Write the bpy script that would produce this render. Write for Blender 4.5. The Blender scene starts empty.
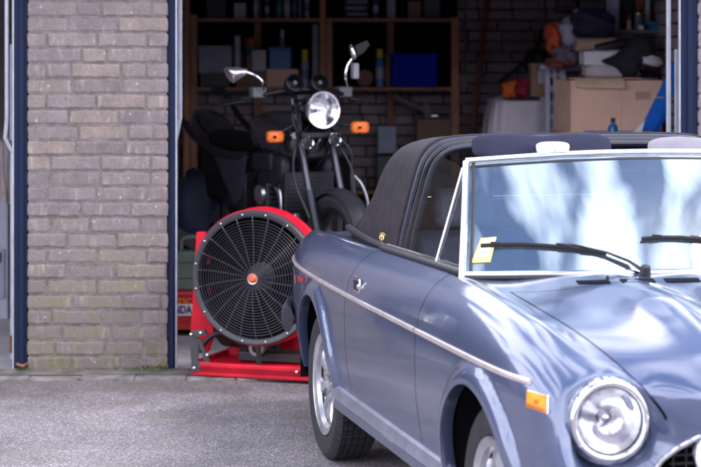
import bpy, bmesh, math, random
from mathutils import Vector, Matrix
random.seed(7)
S = bpy.context.scene
C = S.collection
PI = math.pi
R = math.radians
F, HC, CX, HY = 2044.0, 1.57, 350.5, 60.0

def at(px, py, d):
    return Vector(((px-CX)*d/F, d, HC-(py-HY)*d/F))

# ------------------------------------------------------------------ materials
def nodes_of(name):
    m = bpy.data.materials.new(name)
    m.use_nodes = True
    nt = m.node_tree
    return m, nt, nt.nodes['Principled BSDF']

def N(nt, t, **kw):
    n = nt.nodes.new(t)
    for k, v in kw.items():
        if k in n.inputs: n.inputs[k].default_value = v
        else: setattr(n, k, v)
    return n

MC = {}
def mat(name, col, rough=.6, metal=0., var=.12, scale=12., bump=.0, bscale=60., coat=0., spec=.5, trans=0., sheen=0., island=0.):
    if name in MC: return MC[name]
    m, nt, p = nodes_of(name)
    L = nt.links.new
    tc = N(nt, 'ShaderNodeTexCoord')
    nz = N(nt, 'ShaderNodeTexNoise', Scale=scale, Detail=6.)
    L(tc.outputs['Object'], nz.inputs['Vector'])
    mr = N(nt, 'ShaderNodeMapRange')
    mr.inputs['From Min'].default_value = .3; mr.inputs['From Max'].default_value = .7
    mr.inputs['To Min'].default_value = 1-var; mr.inputs['To Max'].default_value = 1+var
    L(nz.outputs['Fac'], mr.inputs['Value'])
    hs = N(nt, 'ShaderNodeHueSaturation', Color=(*col, 1))
    val = mr.outputs['Result']
    if island:
        g = N(nt, 'ShaderNodeNewGeometry')
        m2 = N(nt, 'ShaderNodeMapRange')
        m2.inputs['To Min'].default_value = 1-island; m2.inputs['To Max'].default_value = 1+island
        L(g.outputs['Random Per Island'], m2.inputs['Value'])
        mu = N(nt, 'ShaderNodeMath', operation='MULTIPLY')
        L(val, mu.inputs[0]); L(m2.outputs['Result'], mu.inputs[1]); val = mu.outputs[0]
    L(val, hs.inputs['Value'])
    L(hs.outputs['Color'], p.inputs['Base Color'])
    rr = N(nt, 'ShaderNodeMapRange')
    rr.inputs['To Min'].default_value = max(.02, rough*(1-.25)); rr.inputs['To Max'].default_value = min(1, rough*1.25)
    L(nz.outputs['Fac'], rr.inputs['Value']); L(rr.outputs['Result'], p.inputs['Roughness'])
    p.inputs['Metallic'].default_value = metal
    p.inputs['Coat Weight'].default_value = coat
    p.inputs['Coat Roughness'].default_value = .04
    p.inputs['Specular IOR Level'].default_value = spec
    p.inputs['Transmission Weight'].default_value = trans
    if sheen: p.inputs['Sheen Weight'].default_value = sheen
    if bump:
        bz = N(nt, 'ShaderNodeTexNoise', Scale=bscale, Detail=5.)
        L(tc.outputs['Object'], bz.inputs['Vector'])
        b = N(nt, 'ShaderNodeBump', Strength=bump, Distance=.01)
        L(bz.outputs['Fac'], b.inputs['Height']); L(b.outputs['Normal'], p.inputs['Normal'])
    MC[name] = m
    return m

def glass_mat(name, tint=(.75, .8, .85), ior=1.7, rough=.0, streak=False):
    m = bpy.data.materials.new(name); m.use_nodes = True
    nt = m.node_tree; nt.nodes.clear(); L = nt.links.new
    out = N(nt, 'ShaderNodeOutputMaterial')
    tr = N(nt, 'ShaderNodeBsdfTransparent', Color=(*tint, 1))
    gl = N(nt, 'ShaderNodeBsdfGlossy', Roughness=rough); gl.inputs['Color'].default_value = (.74, .90, 1, 1) if streak else (1, 1, 1, 1)
    fr = N(nt, 'ShaderNodeFresnel', IOR=ior)
    mx = N(nt, 'ShaderNodeMixShader')
    ge = N(nt, 'ShaderNodeNewGeometry'); mi = N(nt, 'ShaderNodeMapRange'); L(ge.outputs['Backfacing'], mi.inputs['Value'])
    mi.inputs['To Min'].default_value = ior; mi.inputs['To Max'].default_value = 1/ior; L(mi.outputs[0], fr.inputs['IOR'])
    L(fr.outputs[0], mx.inputs[0]); L(tr.outputs[0], mx.inputs[1]); L(gl.outputs[0], mx.inputs[2])
    tc = N(nt, 'ShaderNodeTexCoord'); nz = N(nt, 'ShaderNodeTexNoise', Scale=7. if streak else 25., Detail=2.)
    mp = N(nt, 'ShaderNodeMapping'); L(tc.outputs['Object'], mp.inputs[0]); L(mp.outputs[0], nz.inputs['Vector'])
    if streak:
        mp.inputs['Scale'].default_value = (.25, 1.9, .25); m0 = N(nt, 'ShaderNodeMapping'); m0.inputs['Rotation'].default_value = (R(-24), 0, 0)
        L(tc.outputs['Object'], m0.inputs[0]); L(m0.outputs[0], mp.inputs[0])
    b = N(nt, 'ShaderNodeBump', Strength=.012 if streak else .03, Distance=.02)
    L(nz.outputs[0], b.inputs['Height']); L(b.outputs[0], gl.inputs['Normal']); 
    if streak:
        df = N(nt, 'ShaderNodeBsdfDiffuse', Color=(.75, .78, .85, 1)); n5 = N(nt, 'ShaderNodeTexNoise', Scale=6., Detail=8., Roughness=.7); L(tc.outputs['Object'], n5.inputs['Vector'])
        vs_ = N(nt, 'ShaderNodeTexVoronoi', Scale=60.); L(tc.outputs['Object'], vs_.inputs['Vector'])
        ls = N(nt, 'ShaderNodeMath', operation='LESS_THAN'); ls.inputs[1].default_value = .055; L(vs_.outputs['Distance'], ls.inputs[0])
        m1 = N(nt, 'ShaderNodeMath', operation='MULTIPLY_ADD'); m1.inputs[1].default_value = .09; L(n5.outputs[0], m1.inputs[0]); m2 = N(nt, 'ShaderNodeMath', operation='MULTIPLY'); m2.inputs[1].default_value = .22; L(ls.outputs[0], m2.inputs[0]); L(m2.outputs[0], m1.inputs[2])
        mm = N(nt, 'ShaderNodeMixShader'); L(m1.outputs[0], mm.inputs[0]); L(mx.outputs[0], mm.inputs[1]); L(df.outputs[0], mm.inputs[2]); L(mm.outputs[0], out.inputs[0]); return m
    L(mx.outputs[0], out.inputs[0])
    return m

def brick_mat(name, cols, mossy=False):
    m, nt, p = nodes_of(name); L = nt.links.new
    tc = N(nt, 'ShaderNodeTexCoord'); g = N(nt, 'ShaderNodeNewGeometry')
    rp = N(nt, 'ShaderNodeValToRGB'); L(g.outputs['Random Per Island'], rp.inputs[0])
    e = rp.color_ramp.elements
    e[0].color = (*cols[0], 1); e[1].color = (*cols[-1], 1); e[1].position = .95
    for i, c in enumerate(cols[1:-1]):
        k = e.new((i+1)/(len(cols)-1)*.95); k.color = (*c, 1)
    n1 = N(nt, 'ShaderNodeTexNoise', Scale=9., Detail=8., Roughness=.7); L(tc.outputs['Object'], n1.inputs['Vector'])
    n2 = N(nt, 'ShaderNodeTexNoise', Scale=70., Detail=6., Roughness=.75); L(tc.outputs['Object'], n2.inputs['Vector'])
    mp = N(nt, 'ShaderNodeMapping'); mp.inputs['Scale'].default_value = (30, 30, 7); L(tc.outputs['Object'], mp.inputs[0])
    n3 = N(nt, 'ShaderNodeTexNoise', Scale=1., Detail=6., Roughness=.6); L(mp.outputs[0], n3.inputs['Vector'])
    # pale worn / yellowish burnt patches
    r1 = N(nt, 'ShaderNodeValToRGB'); r1.color_ramp.elements[0].position = .56; r1.color_ramp.elements[1].position = .75
    L(n3.outputs['Fac'], r1.inputs[0])
    mx = N(nt, 'ShaderNodeMixRGB'); mx.inputs[2].default_value = (.46, .38, .31, 1) if mossy else (.3, .26, .24, 1)
    ms = N(nt, 'ShaderNodeMath', operation='MULTIPLY'); ms.inputs[1].default_value = .75
    L(r1.outputs[0], ms.inputs[0]); L(ms.outputs[0], mx.inputs[0]); L(rp.outputs[0], mx.inputs[1])
    hv = N(nt, 'ShaderNodeHueSaturation'); mr = N(nt, 'ShaderNodeMapRange')
    mr.inputs['From Min'].default_value = .3; mr.inputs['From Max'].default_value = .7
    mr.inputs['To Min'].default_value = .55; mr.inputs['To Max'].default_value = 1.4
    ad = N(nt, 'ShaderNodeMath', operation='ADD'); L(n1.outputs['Fac'], ad.inputs[0]); L(n2.outputs['Fac'], ad.inputs[1])
    hf = N(nt, 'ShaderNodeMath', operation='MULTIPLY'); hf.inputs[1].default_value = .5; L(ad.outputs[0], hf.inputs[0])
    L(hf.outputs[0], mr.inputs['Value']); L(mr.outputs[0], hv.inputs['Value']); L(mx.outputs[0], hv.inputs['Color'])
    last = hv.outputs['Color']
    # tiny white lime specks
    vo = N(nt, 'ShaderNodeTexVoronoi', Scale=14.); L(tc.outputs['Object'], vo.inputs['Vector'])
    lt = N(nt, 'ShaderNodeMath', operation='LESS_THAN'); lt.inputs[1].default_value = .085; L(vo.outputs['Distance'], lt.inputs[0])
    sp = N(nt, 'ShaderNodeMixRGB'); sp.inputs[2].default_value = (.5, .48, .46, 1)
    s6 = N(nt, 'ShaderNodeMath', operation='MULTIPLY'); s6.inputs[1].default_value = .6; L(lt.outputs[0], s6.inputs[0])
    L(s6.outputs[0], sp.inputs[0]); L(last, sp.inputs[1]); last = sp.outputs[0]
    if mossy:   # green algae growing in the damp lowest courses
        sx = N(nt, 'ShaderNodeSeparateXYZ'); L(tc.outputs['Object'], sx.inputs[0])
        m3 = N(nt, 'ShaderNodeMapRange'); m3.inputs['From Min'].default_value = .75; m3.inputs['From Max'].default_value = .05
        L(sx.outputs['Z'], m3.inputs['Value'])
        r4 = N(nt, 'ShaderNodeValToRGB'); r4.color_ramp.elements[0].position = .42; r4.color_ramp.elements[1].position = .62
        L(n1.outputs['Fac'], r4.inputs[0])
        m4 = N(nt, 'ShaderNodeMath', operation='MULTIPLY'); L(m3.outputs[0], m4.inputs[0]); L(r4.outputs[0], m4.inputs[1])
        m5 = N(nt, 'ShaderNodeMath', operation='MULTIPLY'); m5.inputs[1].default_value = .9; L(m4.outputs[0], m5.inputs[0])
        gm = N(nt, 'ShaderNodeMixRGB'); gm.inputs[2].default_value = (.13, .13, .05, 1)
        L(m5.outputs[0], gm.inputs[0]); L(last, gm.inputs[1]); last = gm.outputs[0]
    L(last, p.inputs['Base Color']); p.inputs['Roughness'].default_value = .9
    b = N(nt, 'ShaderNodeBump', Strength=.7, Distance=.006); L(n2.outputs['Fac'], b.inputs['Height'])
    b2 = N(nt, 'ShaderNodeBump', Strength=.5, Distance=.012); L(n3.outputs['Fac'], b2.inputs['Height']); L(b.outputs[0], b2.inputs['Normal'])
    L(b2.outputs[0], p.inputs['Normal'])
    return m

def asphalt_mat():
    m, nt, p = nodes_of('asphalt'); L = nt.links.new
    tc = N(nt, 'ShaderNodeTexCoord')
    vo = N(nt, 'ShaderNodeTexVoronoi', Scale=165.); L(tc.outputs['Object'], vo.inputs['Vector'])
    bw = N(nt, 'ShaderNodeSeparateColor'); L(vo.outputs['Color'], bw.inputs[0])
    rp = N(nt, 'ShaderNodeValToRGB'); L(bw.outputs[0], rp.inputs[0])
    e = rp.color_ramp.elements; e[0].color = (.15, .132, .14, 1); e[1].color = (.62, .56, .57, 1)
    k = e.new(.45); k.color = (.225, .20, .215, 1); k = e.new(.8); k.color = (.29, .26, .275, 1)
    n1 = N(nt, 'ShaderNodeTexNoise', Scale=1.3, Detail=8., Roughness=.65); L(tc.outputs['Object'], n1.inputs['Vector'])
    n2 = N(nt, 'ShaderNodeTexNoise', Scale=240., Detail=3.); L(tc.outputs['Object'], n2.inputs['Vector'])
    mr = N(nt, 'ShaderNodeMapRange'); mr.inputs['From Min'].default_value = .3; mr.inputs['From Max'].default_value = .7
    mr.inputs['To Min'].default_value = .62; mr.inputs['To Max'].default_value = 1.3; L(n1.outputs[0], mr.inputs['Value'])
    hv = N(nt, 'ShaderNodeHueSaturation'); L(mr.outputs[0], hv.inputs['Value']); L(rp.outputs[0], hv.inputs['Color'])
    # dusty warm patches
    n4 = N(nt, 'ShaderNodeTexNoise', Scale=3.5, Detail=6.); L(tc.outputs['Object'], n4.inputs['Vector'])
    r4 = N(nt, 'ShaderNodeValToRGB'); r4.color_ramp.elements[0].position = .5; r4.color_ramp.elements[1].position = .8; L(n4.outputs[0], r4.inputs[0])
    mx = N(nt, 'ShaderNodeMixRGB'); mx.inputs[2].default_value = (.27, .24, .19, 1)
    L(r4.outputs[0], mx.inputs[0]); L(hv.outputs[0], mx.inputs[1])
    mx2 = N(nt, 'ShaderNodeMixRGB'); mx2.inputs[0].default_value = .5; L(hv.outputs[0], mx2.inputs[1]); L(mx.outputs[0], mx2.inputs[2])
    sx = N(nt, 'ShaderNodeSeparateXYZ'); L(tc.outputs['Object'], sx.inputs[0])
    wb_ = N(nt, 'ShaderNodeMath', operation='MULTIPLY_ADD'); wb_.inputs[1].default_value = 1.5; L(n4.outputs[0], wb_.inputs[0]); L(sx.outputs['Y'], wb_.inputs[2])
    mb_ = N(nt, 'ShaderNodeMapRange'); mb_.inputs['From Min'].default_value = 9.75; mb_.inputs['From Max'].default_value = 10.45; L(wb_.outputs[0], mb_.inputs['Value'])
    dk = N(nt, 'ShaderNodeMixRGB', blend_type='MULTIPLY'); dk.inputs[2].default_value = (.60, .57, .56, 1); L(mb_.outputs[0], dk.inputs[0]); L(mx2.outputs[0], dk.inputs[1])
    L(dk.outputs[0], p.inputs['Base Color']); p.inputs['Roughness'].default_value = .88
    b = N(nt, 'ShaderNodeBump', Strength=.9, Distance=.006); L(vo.outputs['Distance'], b.inputs['Height']); b.invert = True
    b2 = N(nt, 'ShaderNodeBump', Strength=.4, Distance=.003); L(n2.outputs[0], b2.inputs['Height']); L(b.outputs[0], b2.inputs['Normal'])
    L(b2.outputs[0], p.inputs['Normal'])
    return m

def paint_mat():
    m, nt, p = nodes_of('car_paint'); L = nt.links.new
    tc = N(nt, 'ShaderNodeTexCoord')
    nz = N(nt, 'ShaderNodeTexNoise', Scale=4., Detail=8., Roughness=.7); L(tc.outputs['Object'], nz.inputs['Vector'])
    fl = N(nt, 'ShaderNodeTexVoronoi', Scale=1400.); L(tc.outputs['Object'], fl.inputs['Vector'])
    c1 = N(nt, 'ShaderNodeMixRGB'); c1.inputs[1].default_value = (.066, .092, .185, 1); c1.inputs[2].default_value = (.090, .116, .215, 1)
    L(nz.outputs[0], c1.inputs[0]); L(c1.outputs[0], p.inputs['Base Color'])
    p.inputs['Metallic'].default_value = .6
    r = N(nt, 'ShaderNodeMapRange'); r.inputs['To Min'].default_value = .40; r.inputs['To Max'].default_value = .50
    L(nz.outputs[0], r.inputs['Value']); L(r.outputs[0], p.inputs['Roughness'])
    p.inputs['Coat Weight'].default_value = 1.; p.inputs['Coat IOR'].default_value = 1.85
    # film of dust: coat a little hazy in patches
    n2 = N(nt, 'ShaderNodeTexNoise', Scale=9., Detail=8., Roughness=.7); L(tc.outputs['Object'], n2.inputs['Vector'])
    r2 = N(nt, 'ShaderNodeMapRange'); r2.inputs['From Min'].default_value = .35; r2.inputs['From Max'].default_value = .7
    r2.inputs['To Min'].default_value = .05; r2.inputs['To Max'].default_value = .16
    L(n2.outputs[0], r2.inputs['Value']); L(r2.outputs[0], p.inputs['Coat Roughness'])
    n3 = N(nt, 'ShaderNodeTexNoise', Scale=5., Detail=2.); L(tc.outputs['Object'], n3.inputs['Vector'])
    b = N(nt, 'ShaderNodeBump', Strength=.02, Distance=.01); L(n3.outputs[0], b.inputs['Height'])
    L(b.outputs[0], p.inputs['Normal']); L(b.outputs[0], p.inputs['Coat Normal'])
    return m

PAINT = paint_mat()
CHROME = mat('chrome', (.78, .78, .80), .07, 1., .04, 30)
STEEL = mat('brushed_steel', (.55, .55, .57), .3, 1., .1, 30)
ALLOY = mat('silver_alloy', (.55, .55, .58), .35, .8, .15, 25)
RUBBER = mat('tyre_rubber', (.024, .023, .027), .75, 0, .25, 20, bump=.3, bscale=150)
BLACKP = mat('black_plastic', (.010, .010, .013), .5, 0, .2, 20)
BLACKM = mat('black_metal', (.014, .014, .017), .45, .1, .2, 20)
GREYTRIM = mat('dark_rubber_trim', (.016, .015, .020), .4, 0, .2, 30, bump=.1)
FABRIC = mat('black_vinyl_top', (.030, .026, .032), .6, 0, .25, 20, bump=.3, bscale=350, spec=.15)
WELL = mat('wheel_well_dark', (.006, .006, .008), .95, 0, .2, 10, spec=.08)
REDP = mat('red_paint', (.56, .004, .022), .45, 0, .3, 7, bump=.15, bscale=30, spec=.35)
NAVY = mat('navy_frame_paint', (.006, .012, .042), .7, 0, .2, 14, spec=.25) if 1 else mat('x', (.012, .020, .058), .6, 0, .2, 14, bump=.1, bscale=40)
GALV = mat('galvanised_steel', (.42, .44, .50), .42, .55, .12, 18)
WOOD = mat('bare_timber', (.42, .20, .11), .7, 0, .25, 6, bump=.2, bscale=40)
WOODD = mat('old_timber', (.34, .18, .12), .75, 0, .3, 6, bump=.2)
CARD = mat('corrugated_card', (.86, .56, .42), .85, 0, .08, 5, bump=.1, bscale=90)
WHITEP = mat('white_plastic', (.78, .78, .80), .4, 0, .05, 10)
WORN = mat('grey_white_plastic', (.5, .5, .56), .5, 0, .12, 10)
BRICKS = brick_mat('pillar_brick', [(.188, .150, .150), (.208, .166, .165), (.245, .197, .172), (.213, .172, .174), (.23, .186, .184), (.195, .157, .163)], True)
BRICKI = brick_mat('inside_brick', [(.32, .26, .31), (.38, .31, .36), (.44, .37, .42)])
MORTAR = mat('old_mortar', (.165, .142, .135), .95, 0, .3, 25, bump=.8, bscale=120)
MORTARI = mat('inside_mortar', (.03, .025, .035), .95, 0, .3, 25, bump=.5, bscale=120)
AMBER = mat('amber_lens', (.82, .30, .005), .35, 0, .2, 60, spec=.3)
GLASS = glass_mat('clear_glass', (.72, .76, .80), 1.6)
WSGLASS = glass_mat('windscreen_glass', (.30, .34, .42), 4.6, .0, True)
VENTG = glass_mat('vent_glass', (.62, .66, .68), 1.07)

# ------------------------------------------------------------------ objects
def tag(o, label=None, cat=None, group=None, kind=None):
    if label: o['label'] = label
    if cat: o['category'] = cat
    if group: o['group'] = group
    if kind: o['kind'] = kind
    return o

def thing(name, label, cat, loc=(0, 0, 0), rz=0., group=None):
    o = bpy.data.objects.new(name, None); C.objects.link(o)
    o.location = loc; o.rotation_euler = (0, 0, rz); o.empty_display_size = .1
    return tag(o, label, cat, group)

class MB:
    """collects shapes, then links them as ONE mesh"""
    def __init__(s): s.v = []; s.f = []
    def add(s, vs, fs):
        b = len(s.v); s.v += [Vector(q) for q in vs]; s.f += [[b+i for i in f] for f in fs]; return s
    def box(s, c, d, rot=None, taper=1.):
        cx, cy, cz = c; x, y, z = d[0]/2, d[1]/2, d[2]/2
        P = [Vector((a*x*(taper if e > 0 else 1), b*y*(taper if e > 0 else 1), e*z)) for e in (-1, 1) for a, b in ((-1, -1), (1, -1), (1, 1), (-1, 1))]
        if rot is not None:
            P = [rot @ q for q in P]
        P = [q+Vector(c) for q in P]
        return s.add(P, [(3, 2, 1, 0), (4, 5, 6, 7), (0, 1, 5, 4), (1, 2, 6, 5), (2, 3, 7, 6), (3, 0, 4, 7)])
    def bar(s, a, b, w, h, up=(0, 0, 1)):
        a, b = Vector(a), Vector(b); d = b-a; L = d.length; d.normalize()
        u = Vector(up); r = d.cross(u)
        if r.length < 1e-4: r = d.cross(Vector((1, 0, 0)))
        r.normalize(); u = r.cross(d)
        M = Matrix((r, d, u)).transposed()
        return s.box((a+b)/2, (w, L, h), M)
    def tube(s, pts, r, n=12, caps=True, closed=False, sq=(1., 1.)):
        pts = [Vector(p) for p in pts]; m = len(pts)
        rs = r if isinstance(r, (list, tuple)) else [r]*m
        def tan(i):
            if closed: return (pts[(i+1) % m]-pts[(i-1) % m]).normalized()
            return (pts[min(i+1, m-1)]-pts[max(i-1, 0)]).normalized()
        t = tan(0); ref = Vector((0, 0, 1)) if abs(t.z) < .9 else Vector((1, 0, 0))
        nrm = (ref - t*ref.dot(t)).normalized(); vs = []
        for i in range(m):
            t = tan(i); nrm = (nrm - t*nrm.dot(t)).normalized(); bn = t.cross(nrm)
            for k in range(n):
                a = 2*PI*k/n
                vs.append(pts[i] + nrm*math.cos(a)*rs[i]*sq[0] + bn*math.sin(a)*rs[i]*sq[1])
        fs = []
        for i in range(m if closed else m-1):
            j = (i+1) % m
            for k in range(n):
                fs.append((i*n+k, i*n+(k+1) % n, j*n+(k+1) % n, j*n+k))
        if caps and not closed:
            fs.append(tuple(reversed(range(n)))); fs.append(tuple((m-1)*n+k for k in range(n)))
        return s.add(vs, fs)
    def lathe(s, prof, o=(0, 0, 0), axis=(0, 0, 1), n=32, fn=None):
        """prof: (radius, height along axis)"""
        ax = Vector(axis).normalized(); ref = Vector((0, 0, 1)) if abs(ax.z) < .9 else Vector((1, 0, 0))
        u = (ref-ax*ref.dot(ax)).normalized(); w = ax.cross(u); o = Vector(o); vs = []; fs = []
        for i, (r, h) in enumerate(prof):
            for k in range(n):
                a = 2*PI*k/n; rr = r if fn is None else fn(i, k, r)
                vs.append(o + ax*h + u*math.cos(a)*rr + w*math.sin(a)*rr)
        for i in range(len(prof)-1):
            for k in range(n):
                fs.append((i*n+k, i*n+(k+1) % n, (i+1)*n+(k+1) % n, (i+1)*n+k))
        return s.add(vs, fs)
    def prism(s, poly, depth, to):
        """poly 2-D outline, to(u, v, w) -> 3-D, thickness 'depth' along w"""
        n = len(poly); vs = [to(a, b, 0) for a, b in poly]+[to(a, b, depth) for a, b in poly]
        fs = [tuple(reversed(range(n))), tuple(range(n, 2*n))]+[(i, (i+1) % n, n+(i+1) % n, n+i) for i in range(n)]
        return s.add(vs, fs)
    def grid(s, rows, closed=False):
        m, n = len(rows), len(rows[0]); vs = [p for r in rows for p in r]; fs = []
        for i in range(m-1):
            for k in range(n if closed else n-1):
                fs.append((i*n+k, i*n+(k+1) % n, (i+1)*n+(k+1) % n, (i+1)*n+k))
        return s.add(vs, fs)
    def build(s, name, m, parent=None, loc=None, smooth=True, angle=35, bevel=0., sub=0, solid=0., world=False, fix=True):
        """loc: object origin of a top-level mesh; world: vertices are in world space"""
        vs = s.v
        if world and parent is not None: vs = [q-Vector(parent.location) for q in vs]
        if loc is not None: vs = [q-Vector(loc) for q in vs]
        me = bpy.data.meshes.new(name); me.from_pydata(vs, [], s.f); me.update()
        if fix:
            bm = bmesh.new(); bm.from_mesh(me); bmesh.ops.recalc_face_normals(bm, faces=bm.faces); bm.to_mesh(me); bm.free()
        o = bpy.data.objects.new(name, me); C.objects.link(o)
        if parent is not None: o.parent = parent
        if loc is not None: o.location = loc
        for mm in (m if isinstance(m, (list, tuple)) else [m]): me.materials.append(mm)
        if smooth:
            me.polygons.foreach_set('use_smooth', [True]*len(me.polygons))
            if not sub: me.set_sharp_from_angle(angle=R(angle))
        if solid:
            q = o.modifiers.new('solid', 'SOLIDIFY'); q.thickness = solid; q.offset = 0
        if bevel:
            q = o.modifiers.new('bevel', 'BEVEL'); q.width = bevel; q.segments = 2; q.limit_method = 'ANGLE'; q.angle_limit = R(40)
        if sub:
            q = o.modifiers.new('sub', 'SUBSURF'); q.levels = sub; q.render_levels = sub
        return o

def cr(ps, n):
    """Catmull-Rom through the points, n steps per span"""
    ps = [Vector(p) for p in ps]; out = []
    for i in range(len(ps)-1):
        p0 = ps[max(i-1, 0)]; p1 = ps[i]; p2 = ps[i+1]; p3 = ps[min(i+2, len(ps)-1)]
        if i == 0: p0 = p1*2-p2
        if i == len(ps)-2: p3 = p2*2-p1
        for k in range(n):
            t = k/n
            out.append(.5*((2*p1)+(p2-p0)*t+(2*p0-5*p1+4*p2-p3)*t*t+(3*p1-p0-3*p2+p3)*t**3))
    out.append(ps[-1]); return out

def text_mesh(word, size, m, name, parent, origin, ux, uy, depth=.002, world=True, bold=.0, width=None):
    cu = bpy.data.curves.new('lettering', 'FONT'); cu.body = word; cu.size = size; cu.extrude = depth; cu.offset = bold
    cu.align_x = 'CENTER'; cu.align_y = 'CENTER'
    t = bpy.data.objects.new('tmp', cu); C.objects.link(t)
    dg = bpy.context.evaluated_depsgraph_get(); me = bpy.data.meshes.new_from_object(t.evaluated_get(dg))
    bpy.data.objects.remove(t); bpy.data.curves.remove(cu)
    ux, uy = Vector(ux).normalized(), Vector(uy).normalized(); uz = ux.cross(uy)
    xs = [v.co.x for v in me.vertices]; k = 1 if not width else width/(max(xs)-min(xs))
    for v in me.vertices:
        c = v.co.copy(); v.co = Vector(origin)+ux*c.x*k+uy*c.y+uz*c.z
        if world: v.co -= Vector(parent.location)
    me.materials.clear(); me.materials.append(m)
    o = bpy.data.objects.new(name, me); C.objects.link(o); o.parent = parent
    return o

# ================================================================== SETTING
g = MB(); n = 24
g.grid([[Vector((-60+120*i/n, -40+120*j/n, 0)) for i in range(n+1)] for j in range(n+1)])
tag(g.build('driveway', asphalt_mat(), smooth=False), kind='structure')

m, nt, p = nodes_of('garage_concrete'); L = nt.links.new
tc = N(nt, 'ShaderNodeTexCoord'); nz = N(nt, 'ShaderNodeTexNoise', Scale=2.5, Detail=9., Roughness=.7); L(tc.outputs['Object'], nz.inputs['Vector'])
rp = N(nt, 'ShaderNodeValToRGB'); rp.color_ramp.elements[0].color = (.26, .245, .26, 1); rp.color_ramp.elements[1].color = (.52, .49, .52, 1)
rp.color_ramp.elements[0].position = .3; rp.color_ramp.elements[1].position = .7
L(nz.outputs[0], rp.inputs[0]); L(rp.outputs[0], p.inputs['Base Color']); p.inputs['Roughness'].default_value = .8
g = MB(); g.box((0, 13.0, .002), (9.0, 5.7, .012)); tag(g.build('garage_floor', m, smooth=False), kind='structure')

# worn row of concrete edging slabs between driveway and garages
g = MB(); x = -6.0; rr = random.Random(3)
while x < 5.0:
    L_ = .250*rr.uniform(.90, 1.08)
    zt = .010+rr.uniform(-.003, .005)
    a, b = x+.0015, x+L_-.0015; y0 = 10.0+rr.uniform(-.012, .012); y1 = 10.105+rr.uniform(-.006, .006)
    pr = [(a, y0+.012), (a+.02, y0), (b-.02, y0+rr.uniform(0, .015)), (b, y0+.014), (b, y1), (a, y1)]
    g.prism(pr, zt+.03, lambda u, v, w: Vector((u, v, -.03+w)))
    x += L_
EDGE = mat('edging_concrete', (.20, .178, .178), .9, 0, .5, 11, bump=.8, bscale=90, island=.15)
tag(g.build('edging_strip', EDGE, smooth=False, bevel=.005), kind='structure')

g = MB(); n = 60
g.grid([[Vector((-6+11*i/n, 10.12+.2*j/4, .010+.006*random.random())) for i in range(n+1)] for j in range(5)])
tag(g.build('gutter_strip', mat('gutter_dirt', (.13, .115, .105), .95, 0, .45, 9, bump=1., bscale=60), smooth=True), kind='structure')
# ------------------------------------------------------------------ garage building
YW = 10.30; CO = .0777
def bricks(mb, o, u, nrm, W, H, seed, L0=.252, jig=.004, dep=.05, wild=.3, ragged=False):
    rr = random.Random(seed); o, u, nrm = Vector(o), Vector(u), Vector(nrm); jo = .011
    rows = int(math.ceil(H/CO))
    for i in range(rows):
        z0 = i*CO+jo/2; z1 = min((i+1)*CO-jo/2, H)
        if z1-z0 < .01: continue
        x = -(L0/2 if i % 2 else 0)-rr.uniform(0, .07)
        while x < W:
            l = L0 if rr.random() > wild else L0*rr.choice((.5, .78, 1.12))
            a, b = max(x, 0)+(jo/2 if x > 0 else 0), min(x+l, W)-(jo/2 if x+l < W else 0)
            x += l
            if b-a < .025: continue
            if ragged:
                t = dep+rr.uniform(-jig, jig); m_ = max(3, int((b-a)/.022)); ph = rr.uniform(0, 99)
                ring = []
                def jt(k): return .0013*math.sin(ph+k*1.3)+.0010*math.sin(ph*3+k*5.1)+rr.uniform(-.0012, .0012)
                for k in range(m_+1): ring.append((a+(b-a)*k/m_+(abs(jt(k))*.7 if k == 0 else -abs(jt(k))*.7 if k == m_ else 0), z0+jt(k)+.001))
                for k in range(1, 3): ring.append((b+jt(k+7)*.9, z0+(z1-z0)*k/3))
                for k in range(m_, -1, -1): ring.append((a+(b-a)*k/m_+(-abs(jt(k))*.7 if k == m_ else abs(jt(k))*.7 if k == 0 else 0), z1+jt(k+31)-.001))
                for k in range(2, 0, -1): ring.append((a+jt(k+17)*.9, z0+(z1-z0)*k/3))
                n_ = len(ring); mx_, mz_ = (a+b)/2, (z0+z1)/2; V = []
                for q, e in ((0, 0), (t-.005, 0), (t-.0012, .0028), (t, .008)):
                    for (px_, pz_) in ring:
                        V.append(o+u*(px_+(e if px_ < mx_-.02 else -e if px_ > mx_+.02 else 0))+Vector((0, 0, pz_+(e if pz_ < mz_ else -e)*(.6 if abs(pz_-mz_) < .02 else 1)))+nrm*q)
                Fs = [tuple(3*n_+c for c in range(n_))]+[(k*n_+c, k*n_+(c+1) % n_, (k+1)*n_+(c+1) % n_, (k+1)*n_+c) for k in range(3) for c in range(n_)]
                mb.add(V, Fs); continue
            t = dep+rr.uniform(-jig, jig); dz = [rr.uniform(-.0022, .0022) for _ in range(8)]; dx = [rr.uniform(-.002, .002) for _ in range(4)]
            e = .004
            V = []
            for (q, aa, bb, zz0, zz1) in ((0, a, b, z0, z1), (t-e, a, b, z0, z1), (t, a+e, b-e, z0+e, z1-e)):
                for c, (px_, pz_) in enumerate(((aa, zz0), (bb, zz0), (bb, zz1), (aa, zz1))):
                    V.append(o+u*(px_+dx[c])+Vector((0, 0, pz_+dz[c]))+nrm*q)
            Fs = [(8, 9, 10, 11)]
            for k in range(2):
                for c in range(4):
                    d = (c+1) % 4; Fs.append((k*4+c, k*4+d, k*4+4+d, k*4+4+c))
            mb.add(V, Fs)

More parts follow.
